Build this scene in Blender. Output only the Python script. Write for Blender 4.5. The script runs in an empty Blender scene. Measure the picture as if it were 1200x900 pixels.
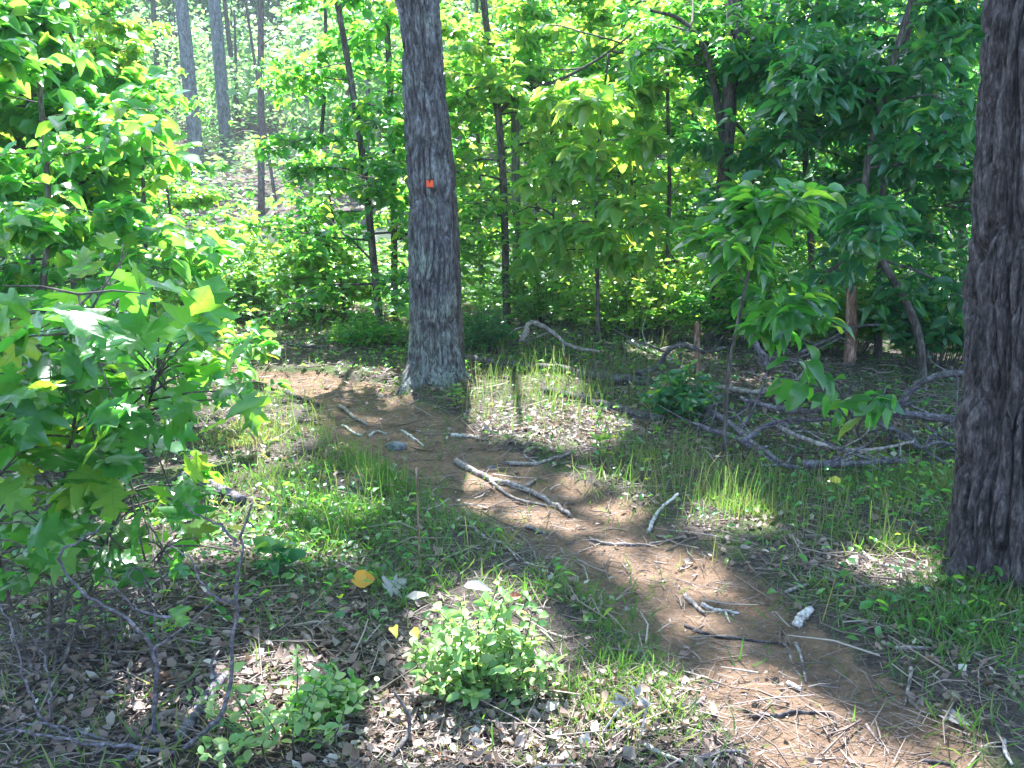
import bpy, math, random
import numpy as np
R = np.random.default_rng(11)
random.seed(5)
C = bpy.context.scene.collection
sc = bpy.context.scene
PI = math.pi
# ------------------------------------------------------------------ camera model
F = 1200.0
PITCH = math.atan(290 / F)
CAM = np.array([0, 0, 1.6])
FW = np.array([0, math.cos(PITCH), -math.sin(PITCH)])
UP = np.array([0, math.sin(PITCH), math.cos(PITCH)])
def ray(px, py):
    return FW + np.array([1., 0, 0]) * (px - 600) / F + UP * (450 - py) / F
def at(px, py, Y):
    r = ray(px, py)
    return CAM + r * (Y / r[1])
def proj(P):
    d = P - CAM
    f = d @ FW
    f = np.where(f < .05, .05, f)
    return 600 + F * d[..., 0] / f, 450 - F * (d @ UP) / f
# ------------------------------------------------------------------ noise
def _h(ix, iy, iz, s):
    n = (ix * 374761393 + iy * 668265263 + iz * 2147483647 + s * 974634777) & 0xFFFFFFFF
    n = ((n ^ (n >> 13)) * 1274126177) & 0xFFFFFFFF
    n = (n ^ (n >> 16)) & 0xFFFFFFFF
    return n / 4294967295.0
def vn(x, y, z=0., s=0):
    x, y, z = np.broadcast_arrays(np.asarray(x, float), np.asarray(y, float), np.asarray(z, float))
    ix, iy, iz = (np.floor(a).astype(np.int64) for a in (x, y, z))
    fx, fy, fz = x - ix, y - iy, z - iz
    fx, fy, fz = (a * a * (3 - 2 * a) for a in (fx, fy, fz))
    r = 0
    for a in (0, 1):
        for b in (0, 1):
            for c in (0, 1):
                r = r + _h(ix + a, iy + b, iz + c, s) * (fx if a else 1 - fx) * (fy if b else 1 - fy) * (fz if c else 1 - fz)
    return r
def fbm(x, y, z=0., s=0, o=3):
    r, a, t = 0, 1., 0
    for i in range(o):
        r = r + a * vn(np.asarray(x) * 2 ** i, np.asarray(y) * 2 ** i, np.asarray(z) * 2 ** i, s + i)
        t += a
        a *= .5
    return r / t
# ------------------------------------------------------------------ terrain
YS = [-20, 0, 8, 10, 13, 14.6, 16.5, 24, 26.5, 29, 40, 60, 90, 160]
HS = [.3, 0, 0, -.12, -.44, -.62, -1., -1., -.52, -.1, 1.3, 4.6, 9., 14]
def sm(a, b, x):
    t = np.clip((x - a) / (b - a), 0, 1)
    return t * t * (3 - 2 * t)
def big_h(x, y):
    x = np.asarray(x, float); y = np.asarray(y, float)
    w = .9 * np.sin(x * .22 + 1) * sm(9, 14, y)
    h = np.interp(y + w, YS, HS)
    h = h + .10 * (fbm(x * .5, y * .5, 0, 3) - .5) * sm(1.5, 5, y) + .5 * (fbm(x * .12, y * .12, 0, 5) - .5) * sm(26, 34, y)
    return h
TRAIL_PX = [(1060, 960, 165), (1010, 880, 150), (900, 770, 112), (790, 690, 88), (705, 632, 82), (620, 580, 80), (540, 535, 76), (470, 498, 70), (410, 462, 52), (350, 441, 32), (270, 432, 20)]
def G0(px, py):
    r = ray(px, py)
    Y = np.arange(1.2, 60, .01)
    P = CAM + r[None] * (Y / r[1])[:, None]
    k = np.argmax(P[:, 2] < big_h(P[:, 0], P[:, 1]))
    return P[k]
TP = []
for a, b, c in TRAIL_PX:
    p = G0(a, b)
    TP.append((p[0], p[1], .9 * c / F * p[1]))
TP = np.array(TP)
def trail(x, y):
    x = np.asarray(x, float); y = np.asarray(y, float)
    best = np.full(x.shape, 9.)
    for i in range(len(TP) - 1):
        a, b = TP[i], TP[i + 1]
        dx, dy = b[0] - a[0], b[1] - a[1]
        t = np.clip(((x - a[0]) * dx + (y - a[1]) * dy) / (dx * dx + dy * dy), 0, 1)
        d = np.hypot(x - a[0] - t * dx, y - a[1] - t * dy) / (a[2] + t * (b[2] - a[2]))
        best = np.minimum(best, d)
    best = best * .82 + .7 * (fbm(x * 2.2, y * 2.2, 0, 21) - .5)
    return 1 - sm(.65, 1.35, best)
def hgt(x, y):
    x = np.asarray(x, float); y = np.asarray(y, float)
    t = trail(x, y)
    n = sm(14, 10, y)
    return big_h(x, y) - .05 * t + n * (.045 * (fbm(x * 1.7, y * 1.7, 0, 9) - .5) + (.022 + .008 * t) * (fbm(x * 7, y * 7, 0, 12) - .5) + .010 * (vn(x * 22, y * 22, 0, 15) - .5))
def G(px, py):
    r = ray(px, py)
    Y = np.arange(1.2, 60, .01)
    P = CAM + r[None] * (Y / r[1])[:, None]
    k = np.argmax(P[:, 2] < hgt(P[:, 0], P[:, 1]))
    return P[k]
# ------------------------------------------------------------------ sun and the pattern of light on the forest floor
SUN_EL = math.radians(57)
SUN_AZ = math.radians(-8)          # from straight ahead, towards the left
SD = np.array([math.sin(SUN_AZ) * math.cos(SUN_EL), math.cos(SUN_AZ) * math.cos(SUN_EL), math.sin(SUN_EL)])
LIT = [  # chosen sunlit spots on the floor; the crowns above are cut open for them (px, py, rx, ry, tilt deg)
    (640, 494, 100, 27, 10), (620, 592, 84, 11, 14), (560, 548, 46, 9, 8), (775, 655, 84, 23, 16), (825, 716, 60, 14, 18),
    (895, 795, 105, 24, 20), (1035, 880, 140, 28, 6), (1045, 666, 52, 19, 6), (360, 440, 105, 13, 0), (395, 596, 66, 14, 4),
    (330, 512, 45, 11, 0), (568, 770, 92, 88, 0), (580, 862, 170, 42, 0), (790, 838, 120, 44, 12), (145, 820, 38, 36, -40),
    (340, 830, 100, 62, 0), (380, 652, 55, 10, 0), (858, 606, 48, 22, 0), (720, 590, 40, 9, 10), (70, 640, 30, 20, 0),
    (450, 384, 60, 14, 0), (975, 575, 16, 8, 0), (220, 470, 60, 18, 0), (1100, 860, 60, 20, 0), (690, 560, 50, 8, 12)]
def sun_gap(P, patches=False, margin=1.):
    """True where leaves are left out so the chosen floor spots get sun."""
    t = P[:, 2] / SD[2]
    g = P - SD[None] * t[:, None]
    px, py = proj(np.c_[g[:, :2], np.zeros(len(g))])
    o = np.zeros(len(g), bool)
    wob = 1 + .7 * (fbm(g[:, 0] * 3, g[:, 1] * 3, 0, 77) - .5)
    for cx, cy, rx, ry, a in LIT:
        a = math.radians(a)
        u = (px - cx) * math.cos(a) + (py - cy) * math.sin(a)
        v = -(px - cx) * math.sin(a) + (py - cy) * math.cos(a)
        o |= (u / rx) ** 2 + (v / ry) ** 2 < wob * margin
    o &= g[:, 1] > 1.6
    if patches: return o
    far = fbm(g[:, 0] * .75, g[:, 1] * .75, 0, 31, 3)
    dark_right = sm(1.2, 2.6, g[:, 0]) * sm(11, 9, g[:, 1])
    o |= (g[:, 1] > 6.3) & (far > .27 + .06 * dark_right)
    o |= (g[:, 0] < -.45 - .12 * g[:, 1]) & (g[:, 1] > .3) & (((g[:, 1] < 2.7) & (far > .22)) | ((g[:, 1] > 3.6) & (g[:, 1] < 6.6) & (far > .3)))
    return o
# ------------------------------------------------------------------ mesh helpers
def mesh(name, parts, mat, parent=None, smooth=True, attrs=None):
    """parts: list of (V (n,3), F (m,k)); one mesh object."""
    vs, loops, starts, off, ls = [], [], [], 0, 0
    for V, Fc in parts:
        V = np.asarray(V, np.float32); Fc = np.asarray(Fc, np.int32)
        vs.append(V)
        if len(Fc) and Fc.shape[1] == 4:
            dg_ = Fc[:, 2] == Fc[:, 3]
            if dg_.any():
                q4, t3 = Fc[~dg_], Fc[dg_][:, :3]
                loops.append((t3 + off).ravel()); starts.append(ls + np.arange(len(t3)) * 3); ls += t3.size; Fc = q4
        k = Fc.shape[1]
        loops.append((Fc + off).ravel())
        starts.append(ls + np.arange(len(Fc)) * k)
        ls += Fc.size
        off += len(V)
    V = np.concatenate(vs); L = np.concatenate(loops); S = np.concatenate(starts)
    me = bpy.data.meshes.new(name)
    me.vertices.add(len(V)); me.vertices.foreach_set('co', V.ravel())
    me.loops.add(len(L)); me.loops.foreach_set('vertex_index', L)
    me.polygons.add(len(S)); me.polygons.foreach_set('loop_start', S)
    me.polygons.foreach_set('use_smooth', np.full(len(S), smooth))
    if attrs:
        for an, av in attrs.items():
            at_ = me.attributes.new(an, 'FLOAT', 'POINT')
            at_.data.foreach_set('value', np.asarray(av, np.float32))
    me.update(); me.validate()
    me.materials.append(mat)
    o = bpy.data.objects.new(name, me)
    C.objects.link(o)
    if parent is not None:
        o.parent = parent
        o.location = (-parent.location[0], -parent.location[1], -parent.location[2])
    return o
def tag(o, label=None, cat=None, group=None, kind=None):
    if label: o['label'] = label
    if cat: o['category'] = cat
    if group: o['group'] = group
    if kind: o['kind'] = kind
    return o
def thing(name, label, cat, loc, group=None):
    o = bpy.data.objects.new(name, None); C.objects.link(o)
    o.location = [float(v) for v in loc]; o.empty_display_size = .2
    return tag(o, label, cat, group)
def norm(v):
    return v / np.maximum(np.linalg.norm(v, axis=-1, keepdims=True), 1e-9)
def tube(P, r, n=6, wob=0, cap=True):
    P = np.asarray(P, float); k = len(P)
    r = np.broadcast_to(np.asarray(r, float), (k,))
    T = norm(np.gradient(P, axis=0))
    ref = np.array([0, 0, 1.]) if abs(T[0, 2]) < .8 else np.array([1., 0, 0])
    N = norm(ref - T[0] * (ref @ T[0])); Ns = [N]
    for i in range(1, k):
        N = Ns[-1] - T[i] * (Ns[-1] @ T[i]); Ns.append(N / max(np.linalg.norm(N), 1e-9))
    N = np.array(Ns); B = np.cross(T, N)
    a = np.arange(n) * 2 * PI / n
    rr = r[:, None] * (1 + wob * (R.random((k, n)) - .5))
    V = P[:, None] + rr[..., None] * (np.cos(a)[None, :, None] * N[:, None] + np.sin(a)[None, :, None] * B[:, None])
    V = V.reshape(-1, 3)
    i = np.arange(k - 1)[:, None] * n; j = np.arange(n)[None]; j2 = (j + 1) % n
    Fc = np.stack([i + j, i + j2, i + n + j2, i + n + j], -1).reshape(-1, 4)
    if cap:
        V = np.r_[V, P[:1], P[-1:]]
        b = k * n
        t1 = np.stack([np.full(n, b), (np.arange(n) + 1) % n, np.arange(n), np.full(n, b)], -1)
        e = (k - 1) * n
        t2 = np.stack([np.full(n, b + 1), e + np.arange(n), e + (np.arange(n) + 1) % n, np.full(n, b + 1)], -1)
        return V, Fc, np.r_[t1[:, :3], t2[:, :3]]
    return V, Fc, None
class Tubes:
    def __init__(s): s.v = []; s.q = []; s.t = []; s.n = 0
    def add(s, P, r, n=6, wob=0, cap=True):
        V, q, t = tube(P, r, n, wob, cap)
        s.v.append(V); s.q.append(q + s.n)
        if t is not None: s.t.append(t + s.n)
        s.n += len(V)
    def parts(s):
        V = np.concatenate(s.v)
        out = [(V, np.concatenate(s.q))]
        if s.t:
            out.append((np.zeros((0, 3)), np.concatenate(s.t) - len(V)))
        return out
def curve(pts, n=12):
    """Catmull-Rom through points."""
    P = np.asarray(pts, float)
    if len(P) < 3:
        t = np.linspace(0, 1, n)[:, None]
        return P[0] * (1 - t) + P[-1] * t
    P = np.r_[[2 * P[0] - P[1]], P, [2 * P[-1] - P[-2]]]
    out = []
    for i in range(1, len(P) - 2):
        m = max(2, n // (len(P) - 3))
        for t in np.linspace(0, 1, m, endpoint=False):
            a, b, c, d = P[i - 1:i + 3]
            out.append(.5 * (2 * b + (c - a) * t + (2 * a - 5 * b + 4 * c - d) * t * t + (3 * b - a - 3 * c + d) * t ** 3))
    out.append(P[-2])
    return np.array(out)
def zcurve(pts, n=40):
    P = np.asarray(pts, float)
    z = np.linspace(P[0, 2], P[-1, 2], n)
    zz = np.maximum.accumulate(P[:, 2] + np.arange(len(P)) * 1e-4)
    w = max(1, n // 14)
    out = [z]
    for c in (0, 1):
        v = np.interp(z, zz, P[:, c]); e = np.r_[[2 * v[0] - v[i] for i in range(w, 0, -1)], v, [2 * v[-1] - v[-1 - i] for i in range(1, w + 1)]]
        for _ in range(2):
            q = np.convolve(e, np.ones(2 * w + 1) / (2 * w + 1), 'valid'); e = np.r_[[2 * q[0] - q[i] for i in range(w, 0, -1)], q, [2 * q[-1] - q[-1 - i] for i in range(1, w + 1)]]
        out.append(q)
    return np.stack([out[1], out[2], out[0]], -1)
# ------------------------------------------------------------------ leaf templates: x = width, y = along, z = normal
def leaf_oval(w=.36, droop=.18, fold=.10):
    t = np.array([0, .12, .3, .5, .7, .87, 1.])
    wd = w * np.sin(PI * t ** .85) ** .8 * (1 - .15 * t); wd[0] = wd[-1] = 0
    z = .03 * np.sin(PI * t) - droop * t ** 2
    mid = [(0, a, b) for a, b in zip(t, z)]
    L = [(-wd[k], t[k] + .02, z[k] + fold * wd[k] / w) for k in range(1, 6)]
    Rr = [(-x, y, q) for x, y, q in L]
    V = np.array(mid + L + Rr, float)
    Fc = [(0, 1, 7, 7)] + [(k, k + 1, 7 + k, 6 + k) for k in range(1, 5)] + [(5, 6, 11, 11)]
    Fc += [(0, 12, 1, 1)] + [(k, 11 + k, 12 + k, k + 1) for k in range(1, 5)] + [(5, 16, 6, 6)]
    return V, np.array(Fc)
def leaf_lobed(droop=.25, deep=.5):
    pts = [(0.03, 0), (.16, -.04), (.40, -.02), (.30, .12), (.56, .20), (.72, .40), (.50, .38), (.36, .42), (.22, .46), (.34, .62), (.46, .84), (.26, .78), (.16, .90), (0, 1.1)]
    q = []
    for x, y in pts:
        q.append((x, y))
    out = q + [(-x, y) for x, y in reversed(q[:-1])]
    out = [(x, y) for x, y in out]
    mid = [(0, .12), (0, .35), (0, .62), (0, .86)]
    def z(x, y): return -droop * y * y * .6 - .28 * x * x + .05 * math.sin(x * 9 + y * 7) + .10 * abs(x)
    V = [(x, y, z(x, y)) for x, y in out] + [(x, y, z(x, y)) for x, y in mid]
    n = len(out); m = [n, n + 1, n + 2, n + 3]
    Fc = []
    near = [0, 0, 0, 0, 1, 1, 1, 1, 2, 2, 2, 3, 3, 3]
    for i in range(13):
        a, b = m[near[i]], m[near[i + 1]]
        Fc.append((a, i, i + 1))
        if a != b: Fc.append((a, i + 1, b))
        i2, j2 = (n - i) % n, n - i - 1
        if i == 0: i2 = n - 1; Fc.append((a, n - 1, 0)); Fc.append((a, n - 2, n - 1)) if False else None
        if i > 0:
            Fc.append((a, j2, i2 if i2 < n else 0))
            if a != b: Fc.append((a, b, j2))
    Fc = [f for f in Fc if f]
    # left half done by mirroring indices
    V = np.array(V, float)
    half = [(0, i) for i in range(0)]
    F2 = []
    for i in range(13):
        a, b = m[near[i]], m[near[i + 1]]
        F2.append((a, i, i + 1))
        if a != b: F2.append((a, i + 1, b))
    mir = {i: (n - 1 - i if i < 13 else 13) for i in range(14)}
    F3 = []
    for f in F2:
        g = [mir[k] if k < n else k for k in f]
        F3.append((g[0], g[2], g[1]))
    F3.append((m[0], n - 1, 0))
    return V, np.array(F2 + F3)
def leaf_quad():
    V = np.array([(0, 0, 0), (-.32, .5, .06), (0, 1, -.1), (.32, .5, .06)], float)
    return V, np.array([(0, 3, 2, 1)])
def leaf_dry():
    V = np.array([(0, 0, 0), (-.22, .25, .14), (-.30, .6, .05), (0, 1, .16), (.28, .62, .12), (.24, .22, .02), (0, .5, -.04)], float)
    return V, np.array([(6, 1, 0), (6, 2, 1), (6, 3, 2), (6, 4, 3), (6, 5, 4), (6, 0, 5)])
OVAL, OVALN, QUAD, DRY, LOBED = leaf_oval(.33, .2, .1), leaf_oval(.24, .28, .07), leaf_quad(), leaf_dry(), leaf_lobed()
SMALL = leaf_oval(.30, .12, .10)
def leaves(tpl, P, D, N, S, jit=.0, tint=None):
    V, Fc = tpl
    D = norm(D); X = norm(np.cross(D, N)); Z = np.cross(X, D)
    Vt = V[None].repeat(len(P), 0)
    zs = .2 + 2.0 * R.random((len(P), 1)); tw = R.normal(size=(len(P), 1)) * .25
    Vt = Vt.copy(); Vt[..., 2] = Vt[..., 2] * zs + Vt[..., 0] * Vt[..., 1] * tw
    Vt[..., 0] *= .8 + .4 * R.random((len(P), 1))
    if jit:
        Vt = Vt + (R.random(Vt.shape) - .5) * jit
    out = P[:, None] + S[:, None, None] * (Vt[..., :1] * X[:, None] + Vt[..., 1:2] * D[:, None] + Vt[..., 2:] * Z[:, None])
    m = len(V)
    Fo = (Fc[None] + (np.arange(len(P)) * m)[:, None, None]).reshape(-1, Fc.shape[1])
    if tint is None: tint = R.random(len(P))
    return out.reshape(-1, 3), Fo, np.repeat(tint, m)
def leaf_obj(name, tpl, P, D, N, S, mat, parent=None, jit=0., tint=None):
    V, Fo, t = leaves(tpl, P, D, N, S, jit, tint)
    at_ = {'tint': t}
    if mat.name.startswith('large'):
        at_['lx'] = np.tile(tpl[0][:, 0], len(P)); at_['ly'] = np.tile(tpl[0][:, 1], len(P))
    return mesh(name, [(V, Fo)], mat, parent, True, at_)
def rdir(n):
    return norm(R.normal(size=(n, 3)))
# ------------------------------------------------------------------ materials
def nt(name):
    m = bpy.data.materials.new(name); m.use_nodes = True
    n = m.node_tree; n.nodes.clear()
    return m, n
def nd(n, t, **k):
    x = n.nodes.new(t)
    for a, b in k.items():
        if a in x.inputs.keys() if isinstance(a, str) else False:
            x.inputs[a].default_value = b
        else:
            setattr(x, a, b)
    return x
def ramp(n, stops, src):
    r = n.nodes.new('ShaderNodeValToRGB')
    e = r.color_ramp.elements
    while len(e) < len(stops): e.new(.5)
    for i, (p, c) in enumerate(stops):
        e[i].position = p; e[i].color = (*c, 1)
    n.links.new(src, r.inputs[0])
    return r.outputs[0]
def leaf_mat(name, stops, trans, tw=.42, rough=.38, veins=0, spec=.5):
    m, n = nt(name)
    a = n.nodes.new('ShaderNodeAttribute'); a.attribute_name = 'tint'
    col = ramp(n, stops, a.outputs['Fac'])
    tcol = ramp(n, trans, a.outputs['Fac'])
    if veins:
        def ma(op, *a):
            x = n.nodes.new('ShaderNodeMath'); x.operation = op
            for i, v in enumerate(a):
                if isinstance(v, (int, float)): x.inputs[i].default_value = v
                else: n.links.new(v, x.inputs[i])
            return x.outputs[0]
        ax = n.nodes.new('ShaderNodeAttribute'); ax.attribute_name = 'lx'; ay = n.nodes.new('ShaderNodeAttribute'); ay.attribute_name = 'ly'
        X_ = ma('ABSOLUTE', ax.outputs['Fac'])
        rib = ma('LESS_THAN', X_, .014)
        side = ma('PINGPONG', ma('MULTIPLY', ma('SUBTRACT', ay.outputs['Fac'], ma('MULTIPLY', X_, .75)), 7.), .5)
        vein = ma('MAXIMUM', rib, ma('LESS_THAN', side, .045))
        blotch = n.nodes.new('ShaderNodeTexNoise'); blotch.inputs['Scale'].default_value = 60; blotch.inputs['Detail'].default_value = 4
        tcb = n.nodes.new('ShaderNodeTexCoord'); n.links.new(tcb.outputs['Object'], blotch.inputs['Vector'])
        spot = ramp(n, [(.68, (0, 0, 0)), (.74, (1, 1, 1))], blotch.outputs['Fac'])
        def tone(c, lite, brown):
            a1 = n.nodes.new('ShaderNodeMix'); a1.data_type = 'RGBA'; n.links.new(ma('MULTIPLY', vein, .55), a1.inputs[0]); n.links.new(c, a1.inputs[6]); a1.inputs[7].default_value = (*lite, 1)
            a2 = n.nodes.new('ShaderNodeMix'); a2.data_type = 'RGBA'; n.links.new(ma('MULTIPLY', spot, .7), a2.inputs[0]); n.links.new(a1.outputs[2], a2.inputs[6]); a2.inputs[7].default_value = (*brown, 1)
            return a2.outputs[2]
        col = tone(col, (.16, .30, .09), (.14, .09, .03)); tcol = tone(tcol, (.10, .34, .05), (.2, .12, .03))
    p = n.nodes.new('ShaderNodeBsdfPrincipled'); n.links.new(col, p.inputs['Base Color'])
    p.inputs['Roughness'].default_value = rough
    p.inputs['Specular IOR Level'].default_value = spec
    if veins:
        tc = n.nodes.new('ShaderNodeTexCoord'); no = n.nodes.new('ShaderNodeTexNoise'); no.inputs['Scale'].default_value = veins
        n.links.new(tc.outputs['Object'], no.inputs['Vector'])
        b = n.nodes.new('ShaderNodeBump'); b.inputs['Strength'].default_value = .5; b.inputs['Distance'].default_value = .006
        n.links.new(no.outputs['Fac'], b.inputs['Height']); n.links.new(b.outputs[0], p.inputs['Normal'])
    t = n.nodes.new('ShaderNodeBsdfTranslucent'); n.links.new(tcol, t.inputs[0])
    mx = n.nodes.new('ShaderNodeMixShader'); mx.inputs[0].default_value = tw
    n.links.new(p.outputs[0], mx.inputs[1]); n.links.new(t.outputs[0], mx.inputs[2])
    o = n.nodes.new('ShaderNodeOutputMaterial'); n.links.new(mx.outputs[0], o.inputs[0])
    return m
GR = [(0, (.035, .12, .04)), (.5, (.055, .17, .045)), (.85, (.085, .21, .045)), (1, (.15, .25, .05))]
TR = [(0, (.16, .56, .06)), (.5, (.26, .72, .06)), (.85, (.42, .82, .06)), (1, (.72, .82, .06))]
M = {}
M['leaf'] = leaf_mat('green_leaf', GR, TR, .5, .27, spec=.75)
M['leaf_big'] = leaf_mat('large_green_leaf', [(0, (.03, .11, .03)), (.6, (.05, .155, .035)), (1, (.10, .21, .04))],
                         [(0, (.13, .5, .04)), (.6, (.24, .68, .04)), (.9, (.45, .78, .04)), (1, (.7, .75, .05))], .5, .28, 30, .75)
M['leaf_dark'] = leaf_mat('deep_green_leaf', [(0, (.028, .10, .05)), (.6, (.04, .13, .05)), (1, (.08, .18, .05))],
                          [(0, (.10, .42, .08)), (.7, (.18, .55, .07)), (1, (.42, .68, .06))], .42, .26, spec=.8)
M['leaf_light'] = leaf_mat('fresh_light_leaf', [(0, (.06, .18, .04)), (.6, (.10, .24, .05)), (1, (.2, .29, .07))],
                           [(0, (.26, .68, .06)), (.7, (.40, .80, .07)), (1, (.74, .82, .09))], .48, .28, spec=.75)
M['leaf_sunlit'] = leaf_mat('sunlit_small_leaf', [(0, (.12, .24, .08)), (.6, (.20, .33, .12)), (1, (.30, .38, .16))], [(0, (.3, .6, .1)), (1, (.6, .75, .15))], .4, .33)  # lighter green stands in for leaves washed out by sun
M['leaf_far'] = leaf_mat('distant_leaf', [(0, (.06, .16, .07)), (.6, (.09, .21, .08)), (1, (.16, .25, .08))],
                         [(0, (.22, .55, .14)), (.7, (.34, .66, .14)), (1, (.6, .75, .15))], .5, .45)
M['grass'] = leaf_mat('grass_blade', [(0, (.03, .095, .028)), (.5, (.055, .12, .03)), (.8, (.13, .14, .045)), (1, (.27, .19, .08))],
                      [(0, (.12, .36, .03)), (.6, (.22, .45, .05)), (1, (.5, .42, .14))], .4, .5)
M['dry'] = leaf_mat('dead_leaf', [(0, (.10, .06, .045)), (.3, (.20, .125, .09)), (.6, (.22, .155, .125)), (.85, (.34, .265, .225)), (1, (.50, .43, .37))],
                    [(0, (.15, .08, .04)), (1, (.5, .36, .22))], .15, .55)
M['needle'] = leaf_mat('dead_needle', [(0, (.10, .065, .048)), (.5, (.19, .135, .105)), (1, (.36, .295, .25))], [(0, (.2, .12, .06)), (1, (.3, .2, .1))], .05, .6)
M['yellow'] = leaf_mat('yellow_leaf', [(0, (.55, .42, .05)), (1, (.75, .66, .10))], [(0, (.7, .5, .04)), (1, (.8, .7, .06))], .35, .45)
M['orange'] = leaf_mat('orange_leaf', [(0, (.65, .28, .03)), (1, (.70, .36, .04))], [(0, (.7, .3, .02)), (1, (.7, .35, .03))], .3, .5)
M['rust'] = leaf_mat('rust_leaf', [(0, (.30, .09, .04)), (1, (.36, .13, .06))], [(0, (.4, .12, .03)), (1, (.4, .12, .03))], .2, .5)
M['greyleaf'] = leaf_mat('grey_dead_leaf', [(0, (.20, .18, .17)), (1, (.30, .27, .25))], [(0, (.3, .25, .2)), (1, (.3, .25, .2))], .15, .55)
def wood_mat(name, c1, c2, c3, sc_=(14, 14, 2.2), rough=.85, bump=.6, dist=.01, lichen=0.):
    m, n = nt(name)
    tc = n.nodes.new('ShaderNodeTexCoord')
    mp = n.nodes.new('ShaderNodeMapping'); mp.inputs['Scale'].default_value = sc_
    n.links.new(tc.outputs['Object'], mp.inputs[0])
    no = n.nodes.new('ShaderNodeTexNoise'); no.inputs['Scale'].default_value = 1.; no.inputs['Detail'].default_value = 8; no.inputs['Roughness'].default_value = .7
    n.links.new(mp.outputs[0], no.inputs['Vector'])
    col = ramp(n, [(.36, c1), (.5, c2), (.64, c3)], no.outputs['Fac'])
    mp2 = n.nodes.new('ShaderNodeMapping'); mp2.inputs['Scale'].default_value = tuple(v * 3.1 for v in sc_)
    n.links.new(tc.outputs['Object'], mp2.inputs[0])
    no2 = n.nodes.new('ShaderNodeTexNoise'); no2.inputs['Scale'].default_value = 1.; no2.inputs['Detail'].default_value = 5
    n.links.new(mp2.outputs[0], no2.inputs['Vector'])
    fr = ramp(n, [(.35, (.55, .55, .55)), (.65, (1.35, 1.35, 1.35))], no2.outputs['Fac'])
    mg = n.nodes.new('ShaderNodeMix'); mg.data_type = 'RGBA'; mg.blend_type = 'MULTIPLY'; mg.inputs[0].default_value = 1
    n.links.new(col, mg.inputs[6]); n.links.new(fr, mg.inputs[7]); col = mg.outputs[2]
    if lichen:
        l2 = n.nodes.new('ShaderNodeTexNoise'); l2.inputs['Scale'].default_value = 5.5; l2.inputs['Detail'].default_value = 6; l2.inputs['Roughness'].default_value = .65
        n.links.new(tc.outputs['Object'], l2.inputs['Vector'])
        sx = n.nodes.new('ShaderNodeSeparateXYZ'); n.links.new(tc.outputs['Object'], sx.inputs[0])
        # lichen grows thickest near the foot of the trunk
        ma = n.nodes.new('ShaderNodeMath'); ma.operation = 'MULTIPLY_ADD'; n.links.new(sx.outputs[2], ma.inputs[0]); ma.inputs[1].default_value = -.06; n.links.new(l2.outputs['Fac'], ma.inputs[2])
        fac = ramp(n, [(.47 - lichen * .1, (0, 0, 0)), (.56, (1, 1, 1))], ma.outputs[0])
        mu = n.nodes.new('ShaderNodeMath'); mu.operation = 'MULTIPLY'; n.links.new(fac, mu.inputs[0]); lf = ramp(n, [(.42, (.1, .1, .1)), (.58, (.85, .85, .85))], no2.outputs['Fac']); n.links.new(lf, mu.inputs[1])
        mx = n.nodes.new('ShaderNodeMix'); mx.data_type = 'RGBA'; n.links.new(mu.outputs[0], mx.inputs[0])
        n.links.new(col, mx.inputs[6]); mx.inputs[7].default_value = (.29, .32, .285, 1)
        col = mx.outputs[2]
    p = n.nodes.new('ShaderNodeBsdfPrincipled'); n.links.new(col, p.inputs['Base Color']); p.inputs['Roughness'].default_value = rough
    p.inputs['Specular IOR Level'].default_value = .3
    b = n.nodes.new('ShaderNodeBump'); b.inputs['Strength'].default_value = bump; b.inputs['Distance'].default_value = dist
    n.links.new(no.outputs['Fac'], b.inputs['Height']); n.links.new(b.outputs[0], p.inputs['Normal'])
    o = n.nodes.new('ShaderNodeOutputMaterial'); n.links.new(p.outputs[0], o.inputs[0])
    return m
M['bark_oak'] = wood_mat('lichened_oak_bark', (.035, .03, .03), (.115, .10, .105), (.25, .235, .25), (30, 30, 9), lichen=.45, bump=1., dist=.03)
M['bark_near'] = wood_mat('furrowed_oak_bark', (.024, .018, .017), (.075, .058, .055), (.16, .132, .13), (44, 44, 14), lichen=0, bump=1., dist=.025)
M['bark_dark'] = wood_mat('dark_sapling_bark', (.035, .028, .024), (.085, .07, .06), (.16, .135, .12), (30, 30, 8), bump=.4)
M['bark_grey'] = wood_mat('grey_tree_bark', (.10, .09, .085), (.19, .175, .17), (.30, .28, .27), (14, 14, 3))
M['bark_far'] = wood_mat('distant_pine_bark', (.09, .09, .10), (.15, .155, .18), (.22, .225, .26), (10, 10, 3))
M['stick'] = wood_mat('weathered_stick', (.12, .095, .085), (.24, .195, .175), (.40, .345, .315), (30, 30, 30), bump=.3)
M['stick_pale'] = wood_mat('bleached_stick', (.30, .25, .22), (.46, .41, .37), (.60, .55, .50), (30, 30, 30), bump=.3)
M['stick_dark'] = wood_mat('dark_dead_branch', (.03, .024, .024), (.07, .058, .058), (.15, .13, .13), (25, 25, 25), bump=.4)
M['stick_violet'] = wood_mat('grey_violet_branch', (.055, .043, .05), (.105, .088, .10), (.21, .185, .205), (30, 30, 30), bump=.3)  # violet wood darkened so the branch pile looks shaded
M['snag'] = wood_mat('red_brown_rotting_wood', (.10, .05, .035), (.22, .12, .08), (.42, .30, .24), (25, 25, 6), bump=.8)
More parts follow.
